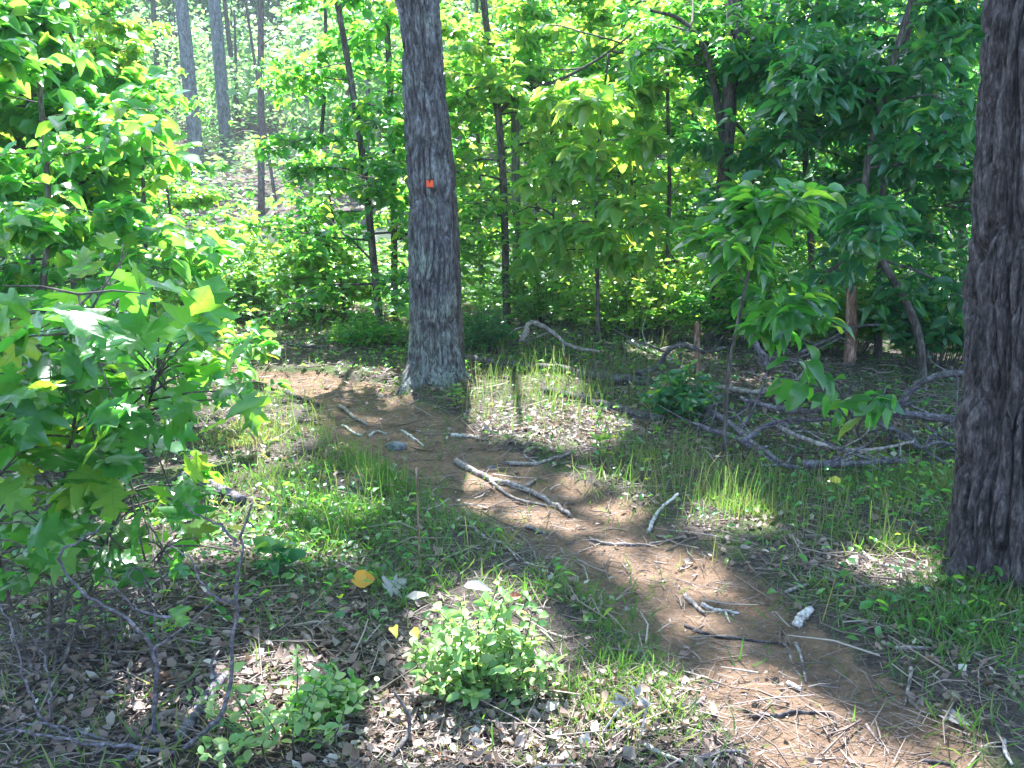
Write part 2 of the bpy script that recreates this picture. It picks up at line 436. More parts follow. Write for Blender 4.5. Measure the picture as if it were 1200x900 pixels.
def simple(name, c, rough=.5):
    m, n = nt(name)
    tc = n.nodes.new('ShaderNodeTexCoord'); no = n.nodes.new('ShaderNodeTexNoise'); no.inputs['Scale'].default_value = 40
    n.links.new(tc.outputs['Object'], no.inputs['Vector'])
    col = ramp(n, [(.3, tuple(v * .85 for v in c)), (.7, c)], no.outputs['Fac'])
    p = n.nodes.new('ShaderNodeBsdfPrincipled'); n.links.new(col, p.inputs['Base Color']); p.inputs['Roughness'].default_value = rough
    o = n.nodes.new('ShaderNodeOutputMaterial'); n.links.new(p.outputs[0], o.inputs[0])
    return m
M['orange_tag'] = simple('orange_marker', (.85, .10, .015), .6)
M['stone'] = wood_mat('grey_stone', (.08, .08, .09), (.13, .13, .15), (.20, .20, .22), (12, 12, 12), bump=.3)
def ground_mat():
    m, n = nt('forest_floor')
    tc = n.nodes.new('ShaderNodeTexCoord')
    def noise(s, d=6, r=.6):
        x = n.nodes.new('ShaderNodeTexNoise'); x.inputs['Scale'].default_value = s; x.inputs['Detail'].default_value = d; x.inputs['Roughness'].default_value = r
        n.links.new(tc.outputs['Object'], x.inputs['Vector']); return x.outputs['Fac']
    def attr(a):
        x = n.nodes.new('ShaderNodeAttribute'); x.attribute_name = a; return x.outputs['Fac']
    def mix(f, a, b):
        x = n.nodes.new('ShaderNodeMix'); x.data_type = 'RGBA'
        n.links.new(f, x.inputs[0]); n.links.new(a, x.inputs[6]); n.links.new(b, x.inputs[7]); return x.outputs[2]
    fine = noise(55, 8, .75); mid = noise(9, 6, .65)
    dirt = ramp(n, [(.30, (.065, .042, .030)), (.5, (.19, .112, .064)), (.70, (.42, .26, .15))], fine)
    dirt2 = ramp(n, [(.32, (.07, .052, .042)), (.66, (.32, .21, .135))], mid)
    dm = n.nodes.new('ShaderNodeMix'); dm.data_type = 'RGBA'; dm.inputs[0].default_value = .5
    n.links.new(dirt, dm.inputs[6]); n.links.new(dirt2, dm.inputs[7]); dirt = dm.outputs[2]
    humus = ramp(n, [(.3, (.03, .022, .02)), (.5, (.08, .06, .052)), (.66, (.16, .125, .11)), (.8, (.28, .23, .20))], fine)
    moss = ramp(n, [(.3, (.03, .055, .018)), (.55, (.075, .105, .03)), (.75, (.20, .17, .06))], fine)
    mm = ramp(n, [(.48, (0, 0, 0)), (.60, (1, 1, 1))], noise(3.2, 5, .6))
    mu = n.nodes.new('ShaderNodeMath'); mu.operation = 'MULTIPLY'; n.links.new(mm, mu.inputs[0]); n.links.new(attr('moss'), mu.inputs[1])
    base = mix(mu.outputs[0], humus, moss)
    # ragged trail edge
    ad = n.nodes.new('ShaderNodeMath'); ad.operation = 'MULTIPLY_ADD'; n.links.new(mid, ad.inputs[0]); ad.inputs[1].default_value = .9
    n.links.new(attr('trail'), ad.inputs[2])
    tf = ramp(n, [(.72, (0, 0, 0)), (1.0, (1, 1, 1))], ad.outputs[0])
    col = mix(tf, base, dirt)
    p = n.nodes.new('ShaderNodeBsdfPrincipled'); n.links.new(col, p.inputs['Base Color']); p.inputs['Roughness'].default_value = .9
    p.inputs['Specular IOR Level'].default_value = .2
    b = n.nodes.new('ShaderNodeBump'); b.inputs['Strength'].default_value = 1.; b.inputs['Distance'].default_value = .02
    n.links.new(fine, b.inputs['Height']); n.links.new(b.outputs[0], p.inputs['Normal'])
    o = n.nodes.new('ShaderNodeOutputMaterial'); n.links.new(p.outputs[0], o.inputs[0])
    return m
def water_mat():
    m, n = nt('pond_water')
    tc = n.nodes.new('ShaderNodeTexCoord'); mp = n.nodes.new('ShaderNodeMapping'); mp.inputs['Scale'].default_value = (1.2, 4, 1)
    n.links.new(tc.outputs['Object'], mp.inputs[0])
    no = n.nodes.new('ShaderNodeTexNoise'); no.inputs['Scale'].default_value = 2.; no.inputs['Detail'].default_value = 3
    n.links.new(mp.outputs[0], no.inputs['Vector'])
    p = n.nodes.new('ShaderNodeBsdfPrincipled')
    p.inputs['Base Color'].default_value = (.10, .12, .085, 1); p.inputs['Roughness'].default_value = .08; p.inputs['IOR'].default_value = 1.33
    b = n.nodes.new('ShaderNodeBump'); b.inputs['Strength'].default_value = .25; b.inputs['Distance'].default_value = .02
    n.links.new(no.outputs['Fac'], b.inputs['Height']); n.links.new(b.outputs[0], p.inputs['Normal'])
    o = n.nodes.new('ShaderNodeOutputMaterial'); n.links.new(p.outputs[0], o.inputs[0])
    return m
# ------------------------------------------------------------------ ground, water
xs = np.unique(np.r_[np.linspace(-180, -30, 26), np.linspace(-30, -7, 60), np.arange(-7, 7.01, .045), np.linspace(7, 30, 60), np.linspace(30, 180, 26)])
ys = np.unique(np.r_[np.linspace(-20, 1.6, 30), np.arange(1.6, 9, .04), np.arange(9, 15, .08), np.linspace(15, 45, 110), np.linspace(45, 160, 50), [260, 400]])
X, Y = np.meshgrid(xs, ys)
Z = hgt(X, Y)
nx, ny = len(xs), len(ys)
I = np.arange(ny - 1)[:, None] * nx + np.arange(nx - 1)[None]
Fg = np.stack([I, I + 1, I + nx + 1, I + nx], -1).reshape(-1, 4)
gx, gy = X.ravel(), Y.ravel()
mossmask = np.clip(.35 + .9 * sm(3.2, 4.5, gy) * sm(10, 8, gy) + .4 * sm(.2, 1., gx), 0, 1) * sm(-2.4, -1.4, gx + gy * .05)
g = mesh('ground', [(np.c_[gx, gy, Z.ravel()], Fg)], ground_mat(), attrs={'trail': trail(gx, gy), 'moss': mossmask})
tag(g, kind='structure')
w = mesh('pond_water', [(np.array([(-60, 12, -.56), (60, 12, -.56), (60, 28, -.56), (-60, 28, -.56)], float), np.array([(0, 1, 2, 3)]))], water_mat())
tag(w, kind='structure')
# ------------------------------------------------------------------ big oaks: displaced bark
def oak_trunk(path, rad, mat, parent, ridges, depth, seed, nseg=150, nring=420, name='trunk', ztop=None):
    P = zcurve(path, nring); r = np.interp(P[:, 2], [a for a, b in rad], [b for a, b in rad])
    k = len(P)
    a = np.arange(nseg) * 2 * PI / nseg
    z = P[:, 2][:, None]; A = a[None]
    cx, cy = np.cos(A) * ridges / 6.28, np.sin(A) * ridges / 6.28
    warp = 1.3 * (fbm(cx * .5, cy * .5, z * 1.6, seed) - .5)
    n1 = vn(cx + warp, cy - warp, z * 3.6, seed + 3)
    n2 = vn(cx * 2.1 + warp, cy * 2.1, z * 7, seed + 7)
    n3 = fbm(cx * 4, cy * 4, z * 30, seed + 9, 2)
    n4 = vn(cx * 1.7 - warp, cy * 1.7 + warp, z * 5.5 + warp, seed + 17)
    rid = np.exp(-((n1 - .5) / .075) ** 2) + .55 * np.exp(-((n4 - .5) / .05) ** 2)
    hh = depth * (-1.1 * np.minimum(rid, 1.2) + .4 * n2 + .35 * n3)
    for kk in range(9):   # knots and burrs
        ka, kz = kk * 2.4 + seed, .25 + 3.0 * ((kk * .618 + seed * .1) % 1)
        da = (A - ka + PI) % (2 * PI) - PI
        q = (da * 6.28 / 1.6) ** 2 + ((z - kz) / .07) ** 2
        hh = hh + depth * 1.1 * (np.exp(-q * .6) - .8 * np.exp(-q * 5))
    flare = np.clip((.45 - (z - path[0][2])) / .45, 0, 1) ** 2.2
    lob = 1 + .18 * flare + flare * (.34 * np.cos(A * 5 + seed) + .12 * np.cos(A * 3 + 1))
    rr = r[:, None] * lob + hh + .03 * r[:, None] * np.sin(A * 2 + z * .8) + .10 * r[:, None] * (fbm(np.cos(A) * 1.2, np.sin(A) * 1.2, z * 2.2, seed + 30, 2) - .5)
    V = P[:, None] + rr[..., None] * np.stack([np.cos(A) + 0 * z, np.sin(A) + 0 * z, 0 * rr], -1)
    i = np.arange(k - 1)[:, None] * nseg; j = np.arange(nseg)[None]; j2 = (j + 1) % nseg
    Fc = np.stack([i + j, i + j2, i + nseg + j2, i + nseg + j], -1).reshape(-1, 4)
    return V.reshape(-1, 3), Fc
def crown_pts(center, rad, n, thin=True):
    """Leaf-cluster centres through an ellipsoid, denser towards the shell, left out where they would shade the chosen sunlit spots."""
    d = rdir(n) * (R.random((n, 1)) ** .5)
    P = np.array(center) + d * np.array(rad)
    if thin:
        P = P[~sun_gap(P)]  # crown shaped from the wanted sun and shade on the floor
    return P
def canopy(parent, name, center, rad, n, mat, per=8, size=.17, limbs_from=None, limb_mat=None, nl=9):
    P = crown_pts(center, rad, n)
    Q = np.repeat(P, per, 0) + R.normal(size=(len(P) * per, 3)) * np.array([.22, .22, .10])
    D = norm(R.normal(size=(len(Q), 3)) * np.array([1, 1, .35]) + [0, 0, -.25])
    ok = ~(sun_gap(Q, False, 1.05) | sun_gap(Q + D * size, True, 1.0)) | (R.random(len(Q)) < .006)
    Q, D = Q[ok], D[ok]
    N = norm(R.normal(size=(len(Q), 3)) * .35 + [0, 0, 1])
    o = leaf_obj(name, QUAD, Q, D, N, size * (.7 + .6 * R.random(len(Q))), mat, parent)
    return P
def limbs(tb, start, targets, r0, n=6):
    for t in targets:
        s = start + np.array([0, 0, R.random() * .5])
        m1 = s * .6 + t * .4 + R.normal(size=3) * .2 + [0, 0, -.2]
        m2 = s * .25 + t * .75 + R.normal(size=3) * .25
        p = curve([s, m1, m2, t], 12)
        if sun_gap(p, True).any(): continue  # limbs that would shade the chosen sunlit spots are skipped
        tb.add(p, np.linspace(r0, r0 * .15, len(p)), n)
# ------------------------------------------------------------------ centre oak
b = G(508, 444); D0 = b[1]
oak = thing('oak_tree', 'mottled grey oak trunk beside the bend of the trail, carrying the small orange mark', 'tree', b)
path = [b + [0, 0, -.1], at(507, 420, D0), at(508, 300, D0), at(499, 150, D0), at(491, 0, D0), at(484, -110, D0) + [0, .1, 0], np.array([-1.08, D0 + .3, 6.5]), np.array([-1.3, D0 + .5, 9.])]  # unseen upper trunk leans left to steer its shadow
V, Fc = oak_trunk(path, [(0, .205), (.10, .17), (.3, .148), (.9, .136), (1.6, .122), (2.6, .112), (9, .08)], M['bark_oak'], oak, 22, .028, 5)
tb = Tubes(); 
mesh('trunk', [(V, Fc)], M['bark_oak'], oak)
ct = np.array([-1.0, 10.2, 10.5])
P = canopy(oak, 'crown', ct, (5.4, 4.8, 2.8), 3600, M['leaf'])
limbs(tb, np.array([-1.15, D0 + .4, 7.5]), P[R.integers(0, len(P), 60)], .05)
mesh('limb', tb.parts(), M['bark_grey'], oak)
# dead leader tight behind the oak
sb = G(532, 380)
YB = D0 + .24
sn = thing('dead_tree', 'dark dead trunk with a broken jagged top standing tight behind the mottled oak', 'tree', (at(532, 400, YB)[0], YB, float(hgt(at(532, 400, YB)[0], YB))))
pth = [np.array([at(530, 400, YB)[0], YB, -.1]), at(529, 360, YB), at(526, 250, YB), at(519, 170, YB), at(513, 110, YB)]
V, Fc = oak_trunk(pth, [(0, .085), (.6, .066), (1.6, .055), (1.88, .05), (2.0, .02)], M['bark_dark'], sn, 12, .012, 9, 60, 200)
jag = R.random(60) * .12
V = V.reshape(-1, 60, 3); V[-1, :, 2] += jag; V[-2, :, 2] += jag * .7; V = V.reshape(-1, 3)
mesh('trunk', [(V, Fc)], M['bark_dark'], sn)
# orange mark on the oak: a small square tag with a notch in its top edge
oc = at(503.5, 215.5, D0 - .155)
w_ = .020
shape = [(-w_, -w_), (w_, -w_), (w_ * 1.15, w_), (w_ * .35, w_ * 1.1), (0, w_ * .1), (-w_ * .35, w_ * 1.15), (-w_ * 1.05, w_)]
V = [(oc[0] + x, oc[1] - .004 * (1 - (x / w_) ** 2), oc[2] + z) for x, z in shape] + [(oc[0] + x, oc[1] + .05, oc[2] + z) for x, z in shape]
nS = len(shape)
ctr = (oc[0], oc[1] - .004, oc[2] - .3 * w_)
V.append(ctr)
tri = [(2 * nS, i, (i + 1) % nS) for i in range(nS)]
quad = [(i, i + nS, (i + 1) % nS + nS, (i + 1) % nS) for i in range(nS)]
o = mesh('trail_marker', [(np.array(V), np.array(tri)), (np.zeros((0, 3)), np.array(quad) - len(V))], M['orange_tag'], None, False)
tag(o, 'tiny bright orange trail mark with a notched top on the mottled oak trunk', 'trail marker')
# ------------------------------------------------------------------ right oak
b = np.array([at(1212, 660, 3.55)[0], 3.62, 0.]); b[2] = float(hgt(b[0], b[1]))
D1 = b[1]
oak2 = thing('oak_tree', 'thick dark furrowed oak trunk filling the right edge beside the trail', 'tree', b)
def rx(px_left, py, r):
    p = at(px_left, py, D1); return p + [r, 0, 0]
path = [rx(1112, 676, .235) * [1, 1, 0] + [0, 0, b[2] - .1], rx(1122, 610, .21), rx(1136, 520, .198), rx(1142, 400, .192), rx(1150, 250, .186), rx(1158, 100, .18), rx(1163, 0, .176), rx(1168, -120, .17), np.array([2.15, D1, 6.]), np.array([2.3, D1 + .2, 9.])]
V, Fc = oak_trunk(path, [(0, .25), (.15, .218), (.45, .198), (1.0, .192), (2.2, .178), (9, .10)], M['bark_near'], oak2, 30, .036, 14, 280, 640)
mesh('trunk', [(V, Fc)], M['bark_near'], oak2)
P = canopy(oak2, 'crown', (1.4, 3.0, 9.5), (5.6, 5.0, 2.0), 2300, M['leaf'])  # unseen crown widened overhead to keep skylight off the floor
tb = Tubes(); limbs(tb, np.array([2.25, D1 + .1, 7.5]), P[R.integers(0, len(P), 30)], .06); mesh('limb', tb.parts(), M['bark_grey'], oak2)
# ------------------------------------------------------------------ generic leafy trees and saplings
def whorls(tips, dirs, tpl, size, k=(5, 7), up=.35):
    n = len(tips)
    P, D, N, S = [], [], [], []
    for _ in range(k[1]):
        keep = R.random(n) < (k[0] + k[1]) / 2 / k[1]
        a = R.random(n) * 2 * PI
        rad = np.c_[np.cos(a), np.sin(a), R.normal(size=n) * .38 - .14]
        d = norm(rad + dirs * .45)
        nn = norm(np.c_[R.normal(size=(n, 2)) * up, np.ones(n)])
        P.append((tips + d * size * .12 + R.normal(size=(n, 3)) * .012)[keep]); D.append(d[keep]); N.append(nn[keep]); S.append((size * (.5 + .85 * R.random(n)))[keep])
    return np.concatenate(P), np.concatenate(D), np.concatenate(N), np.concatenate(S)
def sapling(name, label, cat, path, r0, r1, zr, nb, bl, mat, tpl=OVAL, size=.078, bark='bark_dark', group=None, twig=4, rise=.28, azs=None, k=(4, 6), respect=.95, up=.5, forks=(), tint=None, seed=None, leafname='crown', keep=None, wob=.05):
    zr = (zr[0], max(zr[0] + .5, min(zr[1], 1.6 + .125 * path[0][1] + (.5 if mat == 'leaf_dark' else .1))))  # foliage cut off near the frame top to let more sun in
    P0 = zcurve(path, 44)
    L = np.cumsum(np.r_[0, np.linalg.norm(np.diff(P0, axis=0), axis=1)])
    t = thing(name, label, cat, (P0[0][0], P0[0][1], float(hgt(P0[0][0], P0[0][1]))), group)
    tb = Tubes(); tb.add(P0, r0 + (r1 - r0) * (L / L[-1]) ** .9, 9, wob)
    tips, dirs = [], []
    def grow(s, az, L0, rb, el):
        p = s.copy(); pts = [p.copy()]
        d = np.array([math.cos(az) * math.cos(el), math.sin(az) * math.cos(el), math.sin(el)])
        m = 6
        for i in range(m):
            d = norm(d + R.normal(size=3) * .16 + [0, 0, -.06])
            p = p + d * L0 / m; pts.append(p.copy())
        if respect and sun_gap(np.array(pts[2:]), True).mean() > .6: return
        tb.add(pts, np.linspace(rb, rb * .25, m + 1), 5)
        for i in range(2, m + 1):
            for _ in range(twig):
                q = pts[i] + (pts[i - 1] - pts[i]) * R.random()
                dd = norm(d * [1, 1, .6] + R.normal(size=3) * [.8, .8, .28] + [0, 0, .02])
                tl = L0 * (.14 + .22 * R.random())
                e = q + dd * tl
                tb.add([q, q + dd * tl * .5 + R.normal(size=3) * .01, e], [rb * .3, rb * .24, rb * .14], 4, cap=False)
                tips.append(e); dirs.append(dd)
                if tl > size * 1.6:
                    tips.append(q + dd * tl * .5); dirs.append(norm(dd + R.normal(size=3) * .5))
        tips.append(p); dirs.append(d)
    for fk in forks:
        pf = curve(fk[0], 14); tb.add(pf, np.linspace(fk[1], fk[1] * .35, len(pf)), 7, wob)
        for j in range(fk[2]):
            q = pf[int(len(pf) * (.35 + .6 * R.random()))]
            grow(q, R.random() * 2 * PI, bl * (.5 + .4 * R.random()), fk[1] * .4, rise * R.random())
    nb = int(nb * (.85 if path[0][0] < -1.9 else .80))
    for i in range(nb):
        z = zr[0] + (zr[1] - zr[0]) * (i + R.random()) / nb
        q = np.array([np.interp(z, P0[:, 2], P0[:, c]) for c in range(3)])
        f = (z - zr[0]) / max(zr[1] - zr[0], .01)
        az = R.random() * 2 * PI if azs is None else azs[0] + (azs[1] - azs[0]) * R.random()
        grow(q, az, bl * (1 - .45 * f) * (.6 + .6 * R.random()), max(r0 * (1 - f * .7) * .38, .004), rise * (.3 + R.random()))
    tips, dirs = np.array(tips), np.array(dirs)
    ok = tips[:, 2] > hgt(tips[:, 0], tips[:, 1]) + .05
    if respect:
        ok &= ~(sun_gap(tips, True) & (tips[:, 1] - tips[:, 2] * .62 < 7.5) & (R.random(len(tips)) < respect))  # drops tips that would shade the chosen sunlit spots
    if keep is not None: ok &= keep(tips)
    tips, dirs = tips[ok], dirs[ok]
    mesh('trunk', tb.parts(), M[bark], t)
    P, D, N, S = whorls(tips, dirs, tpl, size, k, up)
    if respect:
        ok = ~(sun_gap(P + D * size * .6, True) & (P[:, 2] > .25) & (P[:, 1] - P[:, 2] * .62 < 7.5))
        P, D, N, S = P[ok], D[ok], N[ok], S[ok]
    leaf_obj(leafname, tpl, P, D, N, S, M[mat], t, .05, tint(len(P)) if tint else None)
    return t, len(P)
nl = 0
def stemline(pts, Yd, top=None, yoff=0):
    """trunk path: the lowest point on the ground, the rest at depth Yd; top = (x, y, z) above the frame."""
    P = [at(a, b_, Yd) for a, b_ in pts]
    z0 = float(hgt(P[0][0], Yd)); P[0][2] = z0 - .05
    if top is not None: P.append(np.array(top, float))
    return P
def T(label, pts, Yd, top, r0, r1, zr, nb, bl, mat='leaf', **k):
    global nl
    t, n = sapling(k.pop('name', 'sapling'), label, k.pop('cat', 'tree'), stemline(pts, Yd, top), r0, r1, zr, nb, bl, mat, **k)
    nl += n
    return t
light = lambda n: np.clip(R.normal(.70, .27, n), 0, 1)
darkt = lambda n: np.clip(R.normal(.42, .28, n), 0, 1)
YELLOW = light
# saplings round the oak
T('dark crooked sapling with a leaning thin stem close left of the mottled oak', [(446, 372), (437, 300), (428, 200), (413, 100), (394, 0)], 8.6, (-1.7, 8.8, 5.2), .034, .018, (.35, 5.1), 40, 1.05, 'leaf', tint=None)
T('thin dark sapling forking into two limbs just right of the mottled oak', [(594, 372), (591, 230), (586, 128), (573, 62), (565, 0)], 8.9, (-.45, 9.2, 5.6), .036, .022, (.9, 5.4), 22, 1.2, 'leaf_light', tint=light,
  forks=[([at(586, 130, 8.9), at(612, 105, 8.8), at(650, 96, 8.7), at(700, 70, 8.6), at(740, 40, 8.5)], .022, 7)])
T('pale grey sapling standing right behind the forking sapling', [(606, 362), (605, 250), (603, 120), (602, 0)], 9.9, (.05, 9.9, 6), .045, .03, (1.6, 5.8), 16, 1.3, 'leaf', bark='bark_grey')
T('stout straight dark tree with high branches in the bright foliage right of centre', [(841, 384), (842, 320), (847, 230), (856, 110), (860, 0)], 8.2, (1.85, 8.4, 6.6), .064, .045, (2.0, 6.2), 14, 1.3, 'leaf', wob=.12, azs=(.2, 2.9),
  forks=[([at(848, 170, 8.2), at(830, 70, 8.1), at(800, 25, 8.), at(762, 12, 7.9)], .03, 4), ([at(850, 70, 8.2), at(905, 85, 8.3), at(960, 92, 8.3)], .03, 5), ([at(848, 130, 8.2), at(880, 170, 8.3), at(882, 235, 8.3)], .016, 2)])
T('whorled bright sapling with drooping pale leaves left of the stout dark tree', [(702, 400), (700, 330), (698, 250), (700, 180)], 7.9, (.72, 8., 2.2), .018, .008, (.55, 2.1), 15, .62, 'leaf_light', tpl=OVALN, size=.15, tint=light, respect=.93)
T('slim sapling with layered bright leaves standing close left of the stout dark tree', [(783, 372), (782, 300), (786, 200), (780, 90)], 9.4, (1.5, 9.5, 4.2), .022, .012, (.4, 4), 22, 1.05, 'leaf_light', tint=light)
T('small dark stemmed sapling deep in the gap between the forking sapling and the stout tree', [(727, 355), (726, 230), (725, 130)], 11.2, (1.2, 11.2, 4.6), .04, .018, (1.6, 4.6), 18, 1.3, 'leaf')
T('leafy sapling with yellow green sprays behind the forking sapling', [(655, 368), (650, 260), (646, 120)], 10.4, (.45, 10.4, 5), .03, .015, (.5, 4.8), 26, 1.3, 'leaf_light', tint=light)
T('tall bushy sapling closing the gap above the whorled bright sapling', [(745, 362), (742, 230), (740, 60)], 10.8, (1.2, 10.8, 6), .035, .02, (2.2, 5.9), 20, 1.6, 'leaf', tint=light)
# the dark group on the right
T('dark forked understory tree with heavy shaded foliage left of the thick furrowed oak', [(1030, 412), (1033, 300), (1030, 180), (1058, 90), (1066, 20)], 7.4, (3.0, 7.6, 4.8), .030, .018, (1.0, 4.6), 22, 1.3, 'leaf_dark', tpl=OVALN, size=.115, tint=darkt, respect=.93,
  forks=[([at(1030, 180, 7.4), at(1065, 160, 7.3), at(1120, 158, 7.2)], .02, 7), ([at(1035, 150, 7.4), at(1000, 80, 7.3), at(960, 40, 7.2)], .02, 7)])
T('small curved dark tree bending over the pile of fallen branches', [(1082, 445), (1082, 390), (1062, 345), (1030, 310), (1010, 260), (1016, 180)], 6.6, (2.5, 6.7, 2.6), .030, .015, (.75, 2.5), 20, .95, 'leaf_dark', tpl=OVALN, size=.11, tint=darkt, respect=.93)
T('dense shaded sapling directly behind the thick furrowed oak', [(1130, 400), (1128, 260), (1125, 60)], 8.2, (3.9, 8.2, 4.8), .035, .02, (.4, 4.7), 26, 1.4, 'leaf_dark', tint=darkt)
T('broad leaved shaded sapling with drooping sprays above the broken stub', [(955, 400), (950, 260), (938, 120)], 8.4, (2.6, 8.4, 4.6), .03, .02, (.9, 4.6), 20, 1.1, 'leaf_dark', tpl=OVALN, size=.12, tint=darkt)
T('bright sapling seen between the broken stub and the curved dark tree', [(1000, 372), (1004, 280), (1000, 200)], 10.2, (3.5, 10.2, 4.5), .03, .015, (.3, 4.3), 24, 1.3, 'leaf')
T('far sunlit sapling behind the dark forked tree', [(1090, 350), (1092, 230), (1090, 100)], 11.8, (5.2, 11.8, 5.5), .04, .02, (.4, 5.4), 26, 1.7, 'leaf', tint=light)
T('leafy sapling filling the space right of the stout dark tree', [(905, 362), (902, 260), (898, 90)], 10.6, (2.8, 10.6, 5.6), .035, .02, (.5, 5.5), 30, 1.45, 'leaf')
# the left mass
T('tall leafy maple sapling shading the upper left corner', [(40, 420), (34, 250), (42, 60)], 6.4, (-3.05, 6.5, 5), .04, .02, (1.2, 4.9), 34, .85, 'leaf', tpl=OVAL, size=.12, respect=.93)
T('sunlit sapling with bright yellow green sprays left of the pale pine trunks', [(92, 400), (84, 280), (88, 100)], 7.4, (-3.25, 7.6, 4.6), .034, .02, (.9, 4.5), 32, .62, 'leaf_light', tint=light, respect=.93)
T('broad maple sapling with glaring white topped leaves at the left edge', [(40, 470), (44, 380), (60, 260)], 5.2, (-2.35, 5.3, 1.9), .025, .012, (.4, 1.85), 24, .95, 'leaf', tpl=OVAL, size=.095, respect=.93, up=.5)
T('low spreading sapling in front of the shore undergrowth at left', [(190, 440), (180, 360), (170, 290)], 6.4, (-2.25, 6.4, 1.55), .02, .01, (.3, 1.5), 18, .85, 'leaf', tpl=OVAL, size=.10, respect=.93)
T('dark leafy sapling behind the upper left maple', [(5, 380), (0, 240), (10, 60)], 8.6, (-4.3, 8.6, 5.5), .04, .02, (.5, 5.4), 34, 1.6, 'leaf', tint=darkt)
T('slender understory tree with dusty green leaves beyond the left saplings', [(100, 350), (102, 200), (98, 20)], 11.5, (-4.7, 11.5, 6), .05, .03, (.6, 5.8), 28, 1.1, 'leaf')
T('far shaded sapling filling the corner behind the left saplings', [(60, 345), (62, 180), (60, 20)], 12.2, (-5.6, 12.2, 6.2), .05, .03, (.4, 6), 34, 1.9, 'leaf')
# mid sized tree left of oak, behind the crooked one
T('bushy sapling in front of the pond between the crooked sapling and the oak', [(462, 366), (462, 250), (458, 120)], 9.8, (-1.2, 9.8, 5.4), .035, .02, (.4, 5.3), 38, 1.0, 'leaf')
T('low leafy sapling at the pond edge left of the crooked sapling', [(405, 362), (398, 320), (392, 270)], 9.6, (-1.7, 9.6, 1.2), .015, .008, (.1, 1.15), 24, .6, 'leaf_light', tint=light)
T('airy sapling with sparse sprays hanging over the pond', [(352, 352), (372, 220), (384, 60)], 11.2, (-1.95, 11.2, 5.5), .025, .015, (1.9, 5.4), 9, .9, 'leaf', k=(4, 6))
T('leafy sapling on the bank behind the near hickory sapling', [(880, 352), (884, 300), (880, 200)], 12.0, (2.9, 12, 4.), .03, .015, (-.3, 3.8), 34, 1.5, 'leaf', tint=light)
T('broad sapling on the pond bank under the crown of the stout dark tree', [(800, 352), (804, 300), (806, 200)], 12.4, (2.2, 12.4, 4.), .03, .015, (-.3, 3.8), 34, 1.5, 'leaf_light')
T('round crowned sapling on the pond bank behind the whorled bright sapling', [(700, 348), (698, 290), (696, 200)], 12.6, (1.1, 12.6, 4.), .03, .015, (-.2, 3.8), 32, 1.4, 'leaf', tint=light)
T('shaded sapling on the pond bank behind the curved dark tree', [(1060, 346), (1062, 290), (1066, 200)], 12.6, (5.1, 12.6, 4.4), .03, .015, (-.3, 4.2), 36, 1.7, 'leaf')
T('shaded sapling on the pond bank behind the broken stub', [(975, 350), (977, 290), (975, 200)], 12.2, (3.9, 12.2, 4.4), .03, .015, (-.3, 4.2), 36, 1.6, 'leaf', tint=light)
T('yellow green sapling on the bank between the oak and the forking sapling', [(565, 352), (563, 290), (560, 160)], 12.3, (-.4, 12.3, 4.6), .03, .015, (.2, 4.4), 30, 1.2, 'leaf_light', tint=light)
T('slight bright sapling on the bank far behind the pale grey sapling', [(628, 352), (630, 290), (628, 160)], 12.8, (.3, 12.8, 4.6), .03, .015, (-.2, 4.4), 30, 1.2, 'leaf_light', tint=light)
T('leafy sapling at the far left bank under the tall maple', [(105, 352), (107, 290), (100, 160)], 10.6, (-4.4, 10.6, 4.4), .03, .015, (-.2, 4.2), 34, 1.4, 'leaf')
T('low leafy sapling on the bank left of the bright shore shrub', [(215, 372), (212, 330), (205, 290)], 9.2, (-3.05, 9.2, 1.2), .02, .01, (-.05, 1.15), 18, .8, 'leaf_light', tint=light)
# tall trees added so their unseen crowns shade the trail
def tall(label, x, y, ctr, rad, n, r0, bark='bark_grey', mat='leaf'):
    z = float(hgt(x, y))
    t = thing('added_shade_tree', label, 'tree', (x, y, z))
    tb = Tubes()
    p = curve([(x, y, z - .05), (x + .1, y, 3), (x * .6 + ctr[0] * .4, y * .6 + ctr[1] * .4, ctr[2] - 1.5)], 20)
    tb.add(p, np.linspace(r0, r0 * .5, len(p)), 14, .08)
    P = canopy(t, 'crown', ctr, rad, n, M[mat])
    limbs(tb, p[-2], P[R.integers(0, len(P), 30)], r0 * .35)
    mesh('trunk', tb.parts(), M[bark], t)
tall('added tall tree shading the trail, trunk hidden by the dark foliage right of the stout tree', 4.6, 10.0, (3.2, 11.5, 10), (4.6, 4.4, 2.6), 1900, .14, 'bark_dark')
tall('added tall tree shading the floor, trunk behind the leaves at the far left edge', -5.6, 9.6, (-5.8, 9.2, 9.5), (4.6, 4.4, 2.4), 1500, .13)
print('leaves', nl)
# nearer big-leaved sapling right of centre
T('near sapling with large drooping hickory leaves in front of the branch pile', [(850, 500), (852, 440), (868, 360), (885, 290)], 5.1, (1.28, 5.05, 1.36), .012, .006, (.62, 1.33), 14, .44, 'leaf_big', tpl=OVALN, size=.14, twig=2, k=(4, 6), respect=.93, rise=.6)
